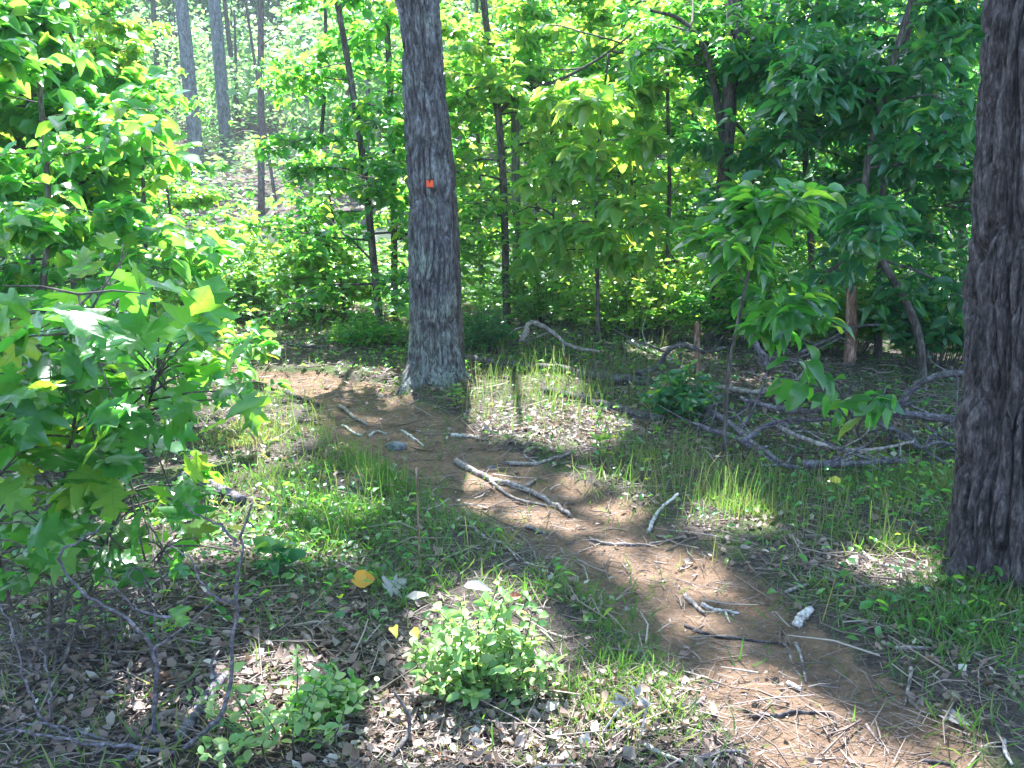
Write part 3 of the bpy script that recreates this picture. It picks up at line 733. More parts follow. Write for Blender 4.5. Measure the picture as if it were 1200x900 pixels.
# ------------------------------------------------------------------ foreground maple
def big_maple():
    b = G(50, 800)
    t = thing('maple_sapling', 'near maple sapling with big lobed leaves filling the lower left', 'tree', b)
    tb = Tubes(); tips = []; dr = []
    mains = [([b + [0, 0, -.03], at(60, 700, 3.0), at(75, 560, 2.9), at(100, 420, 2.8), at(92, 345, 2.75)], .008),
             ([b + [.02, .02, -.03], at(110, 680, 3.05), at(150, 560, 3.0), at(175, 470, 2.95), at(185, 430, 2.95)], .007),
             ([b + [-.02, .01, -.03], at(10, 700, 2.9), at(-20, 560, 2.7), at(-30, 440, 2.6)], .007),
             ([b + [.01, .03, -.03], at(90, 640, 3.3), at(120, 520, 3.4), at(130, 400, 3.4), at(140, 350, 3.4)], .007),
             ([b + [.03, .0, -.03], at(130, 740, 3.0), at(170, 680, 2.95), at(195, 640, 2.9)], .005)]
    for pts, r in mains:
        p = curve(pts, 24); tb.add(p, np.linspace(r, r * .35, len(p)), 7)
        for i in range(4, len(p)):
            for _ in range(3):
                d = norm(R.normal(size=3) * [1, 1, .5] + [0, 0, .15])
                L = .08 + .20 * R.random()
                e = p[i] + d * L
                tb.add([p[i], p[i] + d * L * .5 + [0, 0, .01], e], [.004, .003, .002], 5, cap=False)
                for _ in range(2):
                    tips.append(e + R.normal(size=3) * .03); dr.append(norm(d + R.normal(size=3) * .6 + [0, 0, -.45]))
    tips = np.array(tips); dr = np.array(dr)
    px, py = proj(tips)
    dist = tips[:, 1]
    ok = (dist > 1.75) & (R.random(len(tips)) < sm(.15, .55, tips[:, 2])) & ~sun_gap(tips, True, 1.1)
    tips, dr = tips[ok], dr[ok]
    n = len(tips)
    mesh('trunk', tb.parts(), M['bark_dark'], t)
    N = norm(np.c_[R.normal(size=n) * .5, -.25 + R.normal(size=n) * .4, np.ones(n)])
    leaf_obj('crown', LOBED, tips, dr, N, .045 + .10 * R.random(n), M['leaf_big'], t, .05)
    # leaf stalks are short: the leaves hang from the twig ends
    print('maple leaves', n)
big_maple()
# ------------------------------------------------------------------ small plants
def bush(name, label, cat, c, rx_, ry_, rz_, nst, tpl, size, mat, lps=9, tint=None, group=None, z0=0.):
    t = thing(name, label, cat, c, group)
    tb = Tubes(); P, D = [], []
    for i in range(nst):
        a = R.random() * 2 * PI; q = math.sqrt(R.random())
        e = c + np.array([math.cos(a) * rx_ * q, math.sin(a) * ry_ * q, rz_ * (1 - .5 * q * q) * (.35 + .85 * R.random())])
        s = c + np.array([math.cos(a) * rx_ * q * .35, math.sin(a) * ry_ * q * .35, -.02])
        p = curve([s, (s + e) / 2 + R.normal(size=3) * .02 + [0, 0, rz_ * .12], e], 8)
        tb.add(p, np.linspace(.0028, .0012, len(p)), 4, cap=False)
        for j in range(lps):
            f = .25 + .75 * j / (lps - 1)
            k = f * (len(p) - 1); i0 = min(int(k), len(p) - 2)
            q0 = p[i0] + (p[i0 + 1] - p[i0]) * (k - i0)
            az = j * 1.57 + R.random() * .6
            for s_ in (0, PI):
                P.append(q0); D.append([math.cos(az + s_), math.sin(az + s_), .35 * R.normal() + .2])
    P, D = np.array(P), norm(np.array(D))
    ok = P[:, 2] > hgt(P[:, 0], P[:, 1]) + .01
    P, D = P[ok], D[ok]; n = len(P)
    N = norm(np.c_[R.normal(size=(n, 2)) * .7, np.ones(n)])
    mesh('stem', tb.parts(), M['bark_dark'], t)
    leaf_obj('leaf_sprays', tpl, P, D, N, size * (.55 + .7 * R.random(n)), M[mat], t, .05, tint(n) if tint else None)
    return t
c = G(566, 832) + [0, .10, 0]
bush('honeysuckle_bush', 'small sunlit bush of pale green oval leaves in the middle foreground', 'bush', c, .24, .20, .29, 60, SMALL, .040, 'leaf_sunlit', 8)
bush('seedling_clump', 'low clump of bright small leaves right of the bare shrub branches', 'plant', G(335, 868), .26, .26, .22, 30, SMALL, .036, 'leaf_sunlit', 6)
bush('seedling_clump', 'sprig of green leaves climbing beside the low bright clump', 'plant', G(385, 842), .10, .12, .14, 14, SMALL, .045, 'leaf', 6)
bush('fern_shrub', 'soft dark green feathery shrub at the foot of the oak on its right side', 'bush', G(568, 412), .26, .2, .34, 90, leaf_oval(.14, .1, .05), .05, 'leaf_dark', 14)
bush('seedling', 'small seedling with four broad dull leaves beside the trail grass', 'plant', G(322, 668), .05, .05, .10, 3, OVAL, .09, 'leaf_dark', 3)
bush('weed_clump', 'grassy green weeds at the left foot of the oak', 'plant', G(430, 405), .35, .22, .26, 60, leaf_oval(.13, .1, .05), .055, 'leaf', 9)
bush('weed_clump', 'dark green weed clump beside the near hickory sapling', 'plant', G(800, 490), .22, .2, .30, 36, OVALN, .075, 'leaf_dark', 6)
bush('seedling', 'thin upright weed with pale leaves in front of the bleached leaf patch', 'plant', G(703, 545), .03, .03, .30, 3, SMALL, .04, 'leaf_light', 7, light)
bush('seedling', 'tiny pale weed sprouting at the right foot of the oak', 'plant', G(536, 478), .04, .04, .15, 4, SMALL, .035, 'leaf_light', 5, light)
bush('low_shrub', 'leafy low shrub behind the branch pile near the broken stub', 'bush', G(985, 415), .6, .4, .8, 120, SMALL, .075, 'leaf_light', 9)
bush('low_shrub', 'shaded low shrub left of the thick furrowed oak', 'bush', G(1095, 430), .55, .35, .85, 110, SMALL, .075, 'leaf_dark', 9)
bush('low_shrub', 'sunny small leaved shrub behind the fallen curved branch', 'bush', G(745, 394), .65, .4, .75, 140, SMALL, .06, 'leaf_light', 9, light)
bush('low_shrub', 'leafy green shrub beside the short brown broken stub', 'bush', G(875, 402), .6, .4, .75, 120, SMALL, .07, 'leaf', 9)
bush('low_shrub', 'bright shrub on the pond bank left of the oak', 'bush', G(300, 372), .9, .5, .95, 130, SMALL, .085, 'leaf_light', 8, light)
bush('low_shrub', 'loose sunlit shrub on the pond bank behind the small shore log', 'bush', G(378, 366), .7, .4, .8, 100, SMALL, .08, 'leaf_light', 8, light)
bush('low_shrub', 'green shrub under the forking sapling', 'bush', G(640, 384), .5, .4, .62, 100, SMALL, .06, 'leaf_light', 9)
# thin stems at left of pond bank
def stick(label, pts, rpx, mat='stick', name='stick', cat='stick', group=None, lift=0., raise_=None, taper=.5, forks=(), Y=None, n=6, broken=False):
    """A branch lying on the floor traced over its ground points; raise_ lists the height of each point above the floor."""
    P = []
    for i, (a, b_) in enumerate(pts):
        if Y is not None:
            y_ = Y[i] if isinstance(Y, (list, tuple)) else Y
            P.append(at(a, b_, y_))
        else:
            h = (raise_[i] if raise_ else 0) + lift
            p = G(a, b_)
            if h:
                for _ in range(3):
                    r = ray(a, b_); zt = float(hgt(p[0], p[1])) + h
                    p = CAM + r * ((zt - CAM[2]) / r[2])
            P.append(p)
    P = np.array(P)
    r = rpx / F * P[0][1]
    p = curve(P, max(8, 5 * len(P)))
    if name == 'fallen_branch': r *= .8
    if Y is None:
        p[:, 2] = np.maximum(p[:, 2], hgt(p[:, 0], p[:, 1])) + r * .7
    m_ = len(p)
    p[1:-1] += R.normal(size=(m_ - 2, 3)) * r * .13
    tb = Tubes(); tb.add(p, r * np.linspace(1, taper, m_) * (1 + .07 * R.normal(size=m_)), n, .15)
    for fk in forks:
        q = []
        for i, (a, b_) in enumerate(fk):
            if Y is not None:
                y_ = Y[0] if isinstance(Y, (list, tuple)) else Y
                q.append(at(a, b_, y_))
            else:
                q.append(G(a, b_) + [0, 0, r * .6 + lift])
        qq = curve(q, 10)
        tb.add(qq, np.linspace(r * .62, r * .3, len(qq)), 5, .15)
    if name in ('fallen_branch', 'log'):
        for _ in range(6 if name == 'fallen_branch' else 3):
            q = p[R.integers(2, m_ - 1)]; d = norm(R.normal(size=3) * [1, .8, .5] + [0, 0, .15]); L = .10 + .35 * R.random() if name == 'fallen_branch' else .05 + .08 * R.random()
            pts_ = [q, q + d * L * .5 + R.normal(size=3) * .02, q + d * L + R.normal(size=3) * .04]
            tb.add(curve(pts_, 6), np.linspace(r * .4, r * .10, 7)[:len(curve(pts_, 6))], 4, .2)
    o = mesh(name, tb.parts(), M[mat])
    return tag(o, label, cat, group)
S = stick
S('long pale forked stick lying along the middle of the trail', [(535, 543), (575, 565), (612, 575), (645, 592), (668, 607)], 4.2, 'stick', forks=[[(612, 575), (632, 562)], [(568, 560), (600, 585), (640, 595)]])
S('curved grey twig beside the bleached leaf patch at its lower edge', [(590, 544), (630, 545), (655, 538), (672, 530)], 2.6, 'stick', forks=[[(632, 545), (615, 535), (617, 522)]])
S('short pale stick crossing the trail edge below the oak', [(530, 512), (546, 513), (560, 515)], 3, 'stick_pale')
S('thin pale twig slanting on the shaded trail left of centre', [(470, 505), (483, 514), (496, 524)], 2.2, 'stick_pale')
S('small curled pale root standing out of the shaded trail', [(433, 512), (441, 507), (453, 510)], 2.2, 'stick_pale')
S('pale curved stick next to the curled root', [(401, 500), (412, 508), (424, 512)], 2.4, 'stick_pale')
S('dark stick on the trail where it meets the left grass', [(333, 462), (350, 469), (375, 478)], 4, 'stick_dark')
S('grey stick in the shade left of the dark stick end', [(398, 478), (415, 492), (430, 500)], 3, 'stick')
S('slanting pale stick propped in the grass right of the trail', [(760, 625), (772, 600), (795, 580)], 3, 'stick_pale', raise_=[0, .02, .08])
S('dead twig with two arms on the trail below the pale forked stick', [(690, 633), (720, 640), (750, 641), (800, 632)], 2.4, 'stick', forks=[[(740, 641), (722, 632)]])
S('stubby pale stick below the two armed twig', [(616, 620), (628, 624), (640, 628)], 3.2, 'stick')
S('thick short grey chunk of wood on the trail right side', [(932, 738), (940, 728), (950, 720)], 6.5, 'stick_pale', taper=.85)
S('long thin dark root across the sunny lower trail', [(803, 735), (840, 748), (880, 752), (925, 757)], 2.6, 'stick_dark')
S('pale broken branch tip above the dark root', [(822, 712), (840, 718), (866, 722)], 3.2, 'stick_pale', forks=[[(850, 719), (855, 731)]])
S('stubby grey stick left of the pale broken tip', [(803, 701), (812, 710), (826, 722)], 4, 'stick')
S('pair of thin crossed twigs standing on the lower trail', [(932, 755), (940, 778), (944, 802)], 2.6, 'stick', forks=[[(925, 768), (931, 785), (940, 795)]])
S('bright bleached chip on the lower trail', [(924, 805), (932, 809), (938, 812)], 4, 'stick_pale', taper=.6)
S('dark stick with a hooked pale end near the bottom of the trail', [(882, 844), (915, 842), (950, 838), (975, 842), (978, 855), (970, 867)], 3, 'stick_dark')
S('thin straight stick near the bottom of the trail', [(1015, 852), (1025, 866), (1034, 878)], 2.4, 'stick')
S('dark twig near the lower right corner', [(1080, 893), (1100, 896), (1118, 899)], 3, 'stick_dark')
S('curved pale twig at the lower right corner of the ground', [(1176, 870), (1178, 885), (1186, 898)], 3, 'stick_pale')
S('long grey twig in the grass at the right edge below the oak', [(1048, 762), (1090, 763), (1118, 762), (1160, 775), (1196, 795)], 2.8, 'stick')
S('forked pale twig on the sunny patch beside the furrowed oak', [(1010, 650), (1030, 663), (1055, 668), (1082, 676)], 3.2, 'stick_pale', forks=[[(1030, 663), (1012, 664)]])
S('short upright grey chunk on the sunny patch beside the furrowed oak', [(1000, 668), (1003, 661), (1005, 655)], 5, 'stick', taper=.8)
S('slim arched twig leaning by the foot of the furrowed oak', [(1110, 657), (1115, 675), (1130, 688), (1143, 690), (1146, 708)], 2.2, 'stick', raise_=[.02, .03, .02, .02, 0])
S('pale stick in the moss left of the grey chunk', [(918, 698), (932, 692), (947, 688)], 3, 'stick')
S('long thin twig in the shaded moss right of the trail', [(925, 628), (945, 645), (975, 672), (978, 690)], 2, 'stick')
S('grey twig under the sunny patch beside the furrowed oak', [(975, 689), (1005, 690), (1030, 689)], 2.2, 'stick')
S('dark forked twig in shade near the lower right', [(1068, 785), (1064, 810), (1060, 830)], 2.8, 'stick', forks=[[(1062, 818), (1080, 835), (1110, 842)]])
S('pale curved twig in the shaded grass below the long seed stalk', [(545, 600), (552, 615), (568, 632), (590, 640), (608, 660)], 2.2, 'stick')
S('thin twig crossing behind the curved one in shaded grass', [(600, 622), (620, 640), (634, 678)], 1.8, 'stick')
S('stick lying in the sunny grass left of the trail', [(380, 590), (410, 592), (440, 594)], 2.4, 'stick_pale')
S('dark hooked stick standing in the litter below the sunlit bush', [(455, 895), (478, 862), (478, 840), (462, 812)], 4, 'stick_dark', raise_=[0, .03, .08, .14])
S('pale stick in the sunny litter below the sunlit bush', [(540, 845), (560, 838), (570, 832)], 5, 'stick')
S('thin bleached stick across the litter left of the sunlit bush', [(432, 815), (470, 830), (510, 850), (545, 872)], 3, 'stick_pale')
S('chunk of dark rotten wood right below the sunlit bush', [(600, 856), (620, 860), (640, 864)], 6, 'stick_dark', taper=.8)
S('bright cut stick end on the litter right of the rotten wood', [(620, 855), (630, 857), (637, 859)], 4, 'stick_pale')
S('thick grey stick at the bottom edge below the sunny moss', [(822, 893), (850, 886), (876, 884)], 5, 'stick_violet', forks=[[(850, 886), (880, 897)]])
S('pale split stick at the bottom beside the wilted sprig', [(756, 878), (775, 888), (800, 898)], 4, 'stick_pale')
S('dark broken twigs in the sunny moss at the bottom', [(800, 832), (820, 826), (826, 818)], 4, 'stick_violet', forks=[[(805, 838), (835, 840)], [(800, 846), (840, 850)]])
S('grey twig along the grass above the sunny moss', [(800, 790), (825, 797), (845, 805)], 3, 'stick_pale')
S('short grey log lying behind the lobed leaves left of the grass', [(214, 562), (250, 575), (284, 592)], 7, 'stick_violet', 'log', 'log', taper=.9, n=10)
# grey logs lower left
S('grey weathered log leaning under the bare shrub branches', [(212, 870), (238, 835), (262, 800)], 10, 'stick_violet', 'log', 'log', taper=.75, n=10)
S('slimmer dark log lying against the weathered grey log', [(225, 838), (245, 812), (262, 790)], 6, 'stick_dark', 'log', 'log', taper=.7, n=8)
S('small pale branch stub at the bottom left edge', [(148, 897), (160, 888), (166, 884)], 6, 'stick_violet', taper=.8)
# bare shrub: many arms from one crown
def bare_shrub():
    c = G(200, 885)
    t = thing('bare_shrub', 'leafless grey violet shrub with twisting branches at the lower left', 'shrub', c)
    Y0 = c[1]
    arms = [([(215, 878), (262, 830), (275, 740), (282, 640), (296, 590)], 4.5, 0),
            ([(200, 880), (180, 850), (183, 780), (160, 735), (130, 715), (98, 695), (68, 655), (88, 636), (115, 622)], 4.2, .1),
            ([(182, 800), (185, 760), (178, 710), (165, 665)], 2.4, .1),
            ([(200, 722), (170, 718), (145, 700), (122, 664)], 2.6, .05),
            ([(180, 762), (215, 735), (255, 702)], 2.2, .05),
            ([(278, 708), (240, 690), (225, 655), (200, 640)], 2.4, -.05),
            ([(278, 640), (262, 618), (235, 605), (215, 588)], 2.6, 0),
            ([(205, 882), (150, 875), (100, 870), (40, 860), (-10, 850)], 4.2, .0),
            ([(190, 874), (110, 868), (60, 850), (30, 800), (15, 740), (-5, 700)], 3.6, .08),
            ([(60, 846), (58, 800), (48, 765), (34, 742)], 2.4, .1),
            ([(150, 876), (90, 856), (40, 848), (-10, 866)], 2.8, .05),
            ([(165, 665), (150, 672), (163, 690)], 1.6, .1)]
    for k, (pts, w, dy) in enumerate(arms):
        tb = Tubes()
        P = []
        for i, (a, b_) in enumerate(pts):
            P.append(at(a, b_, Y0 + dy * (1 - .6 * i / len(pts))))
        P = curve(P, 5 * len(pts)); P[:, 2] = np.maximum(P[:, 2], hgt(P[:, 0], P[:, 1]) + .008)
        P[1:-1] += R.normal(size=(len(P) - 2, 3)) * .003
        r = w * .8 / F * Y0
        tb.add(P, r * np.linspace(1, .35, len(P)) * (1 + .10 * R.normal(size=len(P))), 7, .15)
        for j in range(5):
            q = P[R.integers(3, len(P))]
            d = norm(R.normal(size=3)); tb.add([q, q + d * .03], [r * .35, r * .2], 4)
        mesh('branch', tb.parts(), M['stick_violet'], t)
bare_shrub()
# fallen branches on the right
S('long grey fallen limb lying across the branch pile, its right end behind the furrowed oak', [(1145, 500), (1090, 492), (1030, 488), (960, 486), (915, 483), (868, 470)], 7, 'stick_violet', 'fallen_branch', 'branch', lift=.16, n=9)
S('arched fallen branch rising from the limb to the furrowed oak', [(1145, 436), (1100, 440), (1070, 455), (1052, 478), (1038, 490)], 5, 'stick_violet', 'fallen_branch', 'branch', Y=[5.0, 5.1, 5.2, 5.2, 5.2], taper=1.2)
S('pale slanting branch running down from the pile towards the oak foot', [(1010, 490), (1055, 510), (1090, 535), (1130, 560)], 4.5, 'stick_violet', 'fallen_branch', 'branch', raise_=[.14, .08, .03, 0])
S('grey branch in the grass right of the pile', [(1130, 540), (1105, 520), (1085, 500)], 4, 'stick_violet', 'fallen_branch', 'branch', raise_=[0, .04, .1])
S('low dark log at the front of the branch pile', [(940, 548), (985, 547), (1030, 545), (1062, 543)], 7, 'stick_violet', 'fallen_branch', 'branch', lift=.05, n=9)
S('crooked grey branch at the back of the pile', [(870, 520), (900, 500), (930, 495), (980, 494)], 5, 'stick_violet', 'fallen_branch', 'branch', lift=.12)
S('dark branch sloping down the left side of the pile', [(815, 478), (850, 495), (885, 525), (915, 545)], 6, 'stick_violet', 'fallen_branch', 'branch', lift=.06)
S('leaning broken stick at the left end of the pile', [(902, 432), (890, 410), (876, 392)], 6, 'stick_violet', 'fallen_branch', 'branch', Y=5.9, taper=.8)
S('thin dead branch crossing in front of the broken stub', [(936, 414), (970, 398), (1000, 384), (1030, 380)], 2.8, 'stick_dark', 'fallen_branch', 'branch', Y=6.4)
S('dark fallen branches tangled under the pile', [(860, 468), (900, 478), (960, 470), (1010, 478)], 6, 'stick_dark', 'fallen_branch', 'branch')
S('thin twig arching out of the grass at the left end of the pile', [(815, 520), (820, 500), (836, 490)], 2.5, 'stick_dark', 'fallen_branch', 'branch', raise_=[0, .05, .1])
S('grey limb slanting low in front of the leafy bough', [(815, 500), (870, 520), (910, 545), (940, 552)], 5, 'stick_violet', 'fallen_branch', 'branch', lift=.04)
S('thin branch crossing over the low dark log', [(905, 500), (960, 522), (1010, 530), (1070, 520)], 4, 'stick', 'fallen_branch', 'branch', lift=.10)
S('bent branch propped between the long limb and the grass', [(1040, 500), (1075, 525), (1100, 520), (1135, 528)], 3.6, 'stick_violet', 'fallen_branch', 'branch', lift=.07)
S('dead branch with upturned tip behind the leafy bough', [(840, 455), (890, 462), (930, 450), (955, 425)], 4.5, 'stick', 'fallen_branch', 'branch', raise_=[.04, .1, .16, .3])
# behind the oak to the right
S('curved pale fallen branch right of the oak, raised at its left end', [(612, 400), (622, 378), (645, 388), (668, 405), (702, 412)], 4.5, 'stick', 'fallen_branch', 'branch', Y=[7.3, 7.4, 7.4, 7.3, 7.2])
S('dark crooked branch arching over the litter behind the bleached leaf patch', [(745, 438), (768, 432), (782, 412), (800, 404), (825, 412), (850, 408)], 5, 'stick_dark', 'fallen_branch', 'branch', Y=[6.6] * 6)
S('long dark rotting log lying behind the bleached leaf patch', [(545, 425), (600, 433), (650, 437), (700, 446), (760, 452)], 6, 'stick_dark', 'log', 'log', taper=.9, n=10)
S('lower dark log end in the grass behind the bleached leaf patch', [(640, 462), (690, 475), (740, 488), (776, 496)], 5.5, 'stick_dark', 'log', 'log', taper=.8, n=10)
S('thin pale branch lying behind the crooked dark one', [(735, 402), (765, 415), (790, 428)], 3.2, 'stick_pale', 'fallen_branch', 'branch')
S('small shore log in the weeds on the pond bank', [(300, 360), (330, 362), (360, 364)], 4.5, 'stick_dark', 'log', 'log', n=8)
S('heap of dark dead sticks on the bank left of the oak', [(262, 408), (310, 406), (350, 408), (385, 410)], 5, 'stick_dark', 'fallen_branch', 'branch', forks=[[(300, 407), (330, 400)], [(340, 408), (372, 402)]])
# stubs and snags
def snag(label, base, top, Yd, r0, mat='snag'):
    p0 = at(*base, Yd); p0[2] = float(hgt(p0[0], Yd)) - .05
    p1 = at(*top, Yd)
    P = curve([p0, p0 * .5 + p1 * .5 + R.normal(size=3) * .01, p1], 22)
    n = 24
    V, q, t = tube(P, np.linspace(r0, r0 * .8, len(P)), n, .2, False)
    V[-n:, 2] += R.random(n) * r0 * 2.2
    o = mesh('broken_stub', [(V, q)], M[mat])
    tag(o, label, 'tree stub')
snag('short brown broken stub left of the near hickory sapling', (819, 440), (817, 383), 6.8, .022)
snag('reddish rotten stub standing behind the branch pile', (995, 428), (997, 348), 7.2, .045)
# seed stalks, wilted sprigs
S('tall brown dead seed stalk standing left of the sunlit bush', [(490, 690), (491, 640), (488, 548)], 1.6, 'snag', 'dead_stalk', 'plant stalk', Y=3.65, taper=.7)
S('thin dry weed stalk in the shaded grass left of the seed stalk', [(296, 560), (300, 520), (285, 500)], 1.5, 'snag', 'dead_stalk', 'plant stalk', Y=4.9)
def wilt():
    c = G(705, 870)
    t = thing('wilted_sprig', 'bleached wilted sprig with pale curled leaves right of the sunlit bush', 'plant', c)
    Y0 = c[1]
    tb = Tubes()
    tb.add(curve([at(690, 890, Y0), at(712, 850, Y0), at(731, 825, Y0)], 8), .003, 5)
    tb.add(curve([at(700, 893, Y0), at(745, 873, Y0), at(757, 832, Y0)], 8), .003, 5)
    mesh('stem', tb.parts(), M['stick_pale'], t)
    P = np.array([at(731, 825, Y0)] * 5 + [at(757, 830, Y0)] * 4 + [at(744, 815, Y0)] * 2)
    D = norm(R.normal(size=(11, 3)) * [1, .5, .8]); D[:, 2] = np.abs(D[:, 2]); N = norm(R.normal(size=(11, 3)) + [0, -1, .5])
    leaf_obj('wilted_leaves', leaf_oval(.25, .5, .2), P, D, N, np.full(11, .032), M['greyleaf'], t, .05, np.ones(11))
wilt()
# single coloured leaves
def one_leaf(label, px, py, size, az, mat, tpl=LOBED, h=.02, tilt=.5, name='fallen_leaf', jit=.08):
    p = G(px, py) + [0, 0, h]
    D = np.array([[math.cos(az), math.sin(az), .08]]); N = norm(np.array([[.1, -tilt, 1.]]))
    V, Fo, t = leaves(tpl, p[None] - D * size * .5, D, N, np.array([size]), jit, np.array([.8]))
    o = mesh(name, [(V, Fo), (V * 1., Fo * 1)][:1], M[mat], None, True, {'tint': t})
    tag(o, label, 'leaf')
one_leaf('bright orange fallen leaf left of the sunlit bush', 426, 694, .085, .1, 'orange', OVAL, .05, 1.6)
one_leaf('yellow leaf caught in the grass in front of the branch pile', 977, 575, .07, 2.2, 'yellow', SMALL, .05, 1.)
one_leaf('large grey dead leaf standing beside the orange leaf', 465, 697, .10, .9, 'greyleaf', LOBED, .04, 1.2)
one_leaf('rust brown curled leaf at the right shoulder of the sunlit bush', 604, 730, .045, .2, 'rust', OVAL, .10, 1.)
one_leaf('pale tan lobed leaf in the shade at the right of the lower trail', 1121, 843, .07, 1.5, 'greyleaf', LOBED, .01, .3)
one_leaf('small white leaf on the shaded ground by the furrowed oak', 1136, 746, .03, .8, 'greyleaf', OVAL, .01, .4)
one_leaf('orange brown leaf in the litter at the bottom of the picture', 520, 891, .06, .1, 'rust', OVAL, .01, .3)
one_leaf('pale yellow wilted leaf hanging at the left of the sunlit bush', 463, 765, .06, -1.4, 'yellow', OVAL, .08, 2.)
one_leaf('cream wilted leaf between the yellow one and the sunlit bush', 487, 768, .055, -1.2, 'yellow', OVAL, .08, 2.)
one_leaf('long tan dead leaf arched over the top of the sunlit bush', 560, 760, .09, -.2, 'greyleaf', OVALN, .22, .6)
one_leaf('beige dead leaf lying just left of the sunlit bush top', 490, 707, .08, .1, 'greyleaf', OVAL, .03, .6)
one_leaf('pale yellow green leaf caught on the bare shrub branch', 285, 724, .06, -.2, 'yellow', OVALN, .33, .6)
# grey half buried stone on the trail
def stone(label, px, py, r):
    p = G(px, py)
    th, ph = np.meshgrid(np.linspace(0, PI, 14), np.arange(20) * 2 * PI / 20, indexing='ij')
    d = np.stack([np.sin(th) * np.cos(ph), np.sin(th) * np.sin(ph), np.cos(th)], -1)
    rr = 1 + .35 * (fbm(d[..., 0] * 2, d[..., 1] * 2, d[..., 2] * 2, int(px)) - .5)
    V = (p + d * rr[..., None] * np.array([r, r * .8, r * .5])).reshape(-1, 3)
    i = np.arange(13)[:, None] * 20; j = np.arange(20)[None]; j2 = (j + 1) % 20
    Fc = np.stack([i + j, i + 20 + j, i + 20 + j2, i + j2], -1).reshape(-1, 4)
    tag(mesh('stone', [(V, Fc)], M['stone']), label, 'stone')
stone('smooth grey stone half buried in the shaded trail', 464, 524, .06)
stone('small grey stone in the middle of the shaded trail', 577, 549, .028)
# ------------------------------------------------------------------ big leafy fallen bough over the pile
def bough():
    c = G(985, 500)
    t = thing('leafy_bough', 'drooping bough of large green leaves hanging over the branch pile', 'branch', c)
    tb = Tubes(); tips = []; dr = []
    Y0 = 5.0
    for pts in ([(1010, 520), (990, 470), (960, 430), (925, 420)], [(1000, 500), (960, 455), (905, 440)], [(1005, 505), (1020, 470), (1045, 462)]):
        p = curve([at(a, b_, Y0 + .1 * R.normal()) for a, b_ in pts], 14); tb.add(p, np.linspace(.008, .003, len(p)), 5)
        for i in range(3, len(p)):
            tips.append(p[i]); dr.append(norm(R.normal(size=3) * [1, .6, .5] + [0, -.1, -.5]))
    tips, dr = np.array(tips), np.array(dr)
    n = len(tips)
    mesh('stem', tb.parts(), M['bark_dark'], t)
    leaf_obj('leaf_spray', leaf_oval(.27, .35, .08), tips, dr, norm(np.c_[R.normal(size=n) * .4, -.5 + R.normal(size=n) * .3, np.ones(n)]), .09 + .08 * R.random(n), M['leaf_big'], t, .05, darkt(n))
bough()
# ------------------------------------------------------------------ scattered stuff on the floor
def on_ground(n, x0, x1, y0, y1, dens):
    out = []
    while sum(map(len, out)) < n:
        x = x0 + (x1 - x0) * R.random(n * 2)
        u = R.random(n * 2)
        y = y0 * (y1 / y0) ** u if y0 > 0 else y0 + (y1 - y0) * u
        ok = (np.abs(x) < .56 * y + .5)
        ok &= R.random(n * 2) < dens(x, y)
        out.append(np.c_[x, y][ok])
        if len(out) > 60: break
    P = np.concatenate(out)[:n]
    return np.c_[P, hgt(P[:, 0], P[:, 1])]
def blob(x, y, lst):
    px, py = proj(np.c_[x, y, np.zeros(len(x))])
    d = np.zeros(len(x))
    for cx, cy, rx_, ry_, wgt in lst:
        d = np.maximum(d, wgt * np.exp(-(((px - cx) / rx_) ** 2 + ((py - cy) / ry_) ** 2)))
    return d
GRASS = [(350, 500, 110, 40, .9), (430, 580, 130, 50, 1.), (350, 620, 90, 40, .7), (480, 640, 90, 30, .5), (860, 600, 90, 45, .8), (1030, 600, 130, 60, .8), (940, 650, 90, 40, .7),
         (760, 560, 70, 30, .4), (720, 720, 110, 60, .45), (780, 810, 110, 50, .8), (640, 440, 120, 22, .7), (1100, 720, 120, 60, .5), (1150, 820, 60, 60, .3), (420, 400, 160, 20, .8), (450, 690, 50, 25, .6), (508, 452, 50, 10, 1.), (1150, 690, 80, 22, 1.)]
def gd(x, y):
    n_ = fbm(x * 2.6, y * 2.6, 0, 41)
    return np.clip(blob(x, y, GRASS) * sm(.45, .68, n_) + .04, 0, 1) * (1 - .82 * trail(x, y))
P = on_ground(42000, -5, 5, 2.1, 10, gd)
n = len(P)
a = R.random(n) * 2 * PI
lean = R.normal(size=(n, 2)) * .75
D = norm(np.c_[lean, np.ones(n)])
Nn = norm(np.c_[np.cos(a), np.sin(a), .2 * np.ones(n)])
blade = (np.array([(-.035, 0, 0), (.035, 0, 0), (-.026, .45, .03), (.026, .45, .03), (-.013, .8, .14), (.013, .8, .14), (0, 1, .26)], float), None)
BF = np.array([(0, 1, 3, 2), (2, 3, 5, 4), (4, 5, 6, 6)])
BV = blade[0]
tintg = np.clip(.36 + .75 * (fbm(P[:, 0] * 1.3, P[:, 1] * 1.3, 0, 51) - .25) + R.normal(size=n) * .16, 0, 1)
Sg = (.025 + .065 * R.random(n) ** 1.4) * (.7 + .8 * fbm(P[:, 0] * 2, P[:, 1] * 2, 0, 61))
V, Fo, t = leaves((BV, np.array([(0, 1, 3, 2), (2, 3, 5, 4)])), P - [0, 0, .004], D, Nn, Sg, 0, tintg)
base = np.arange(n) * 7
tip = np.stack([base + 4, base + 5, base + 6], -1)
o = mesh('grass', [(V, Fo), (np.zeros((0, 3)), tip - len(V))], M['grass'], None, True, {'tint': t}); tag(o, 'short green and straw coloured grass on both sides of the trail', 'grass', kind='stuff')
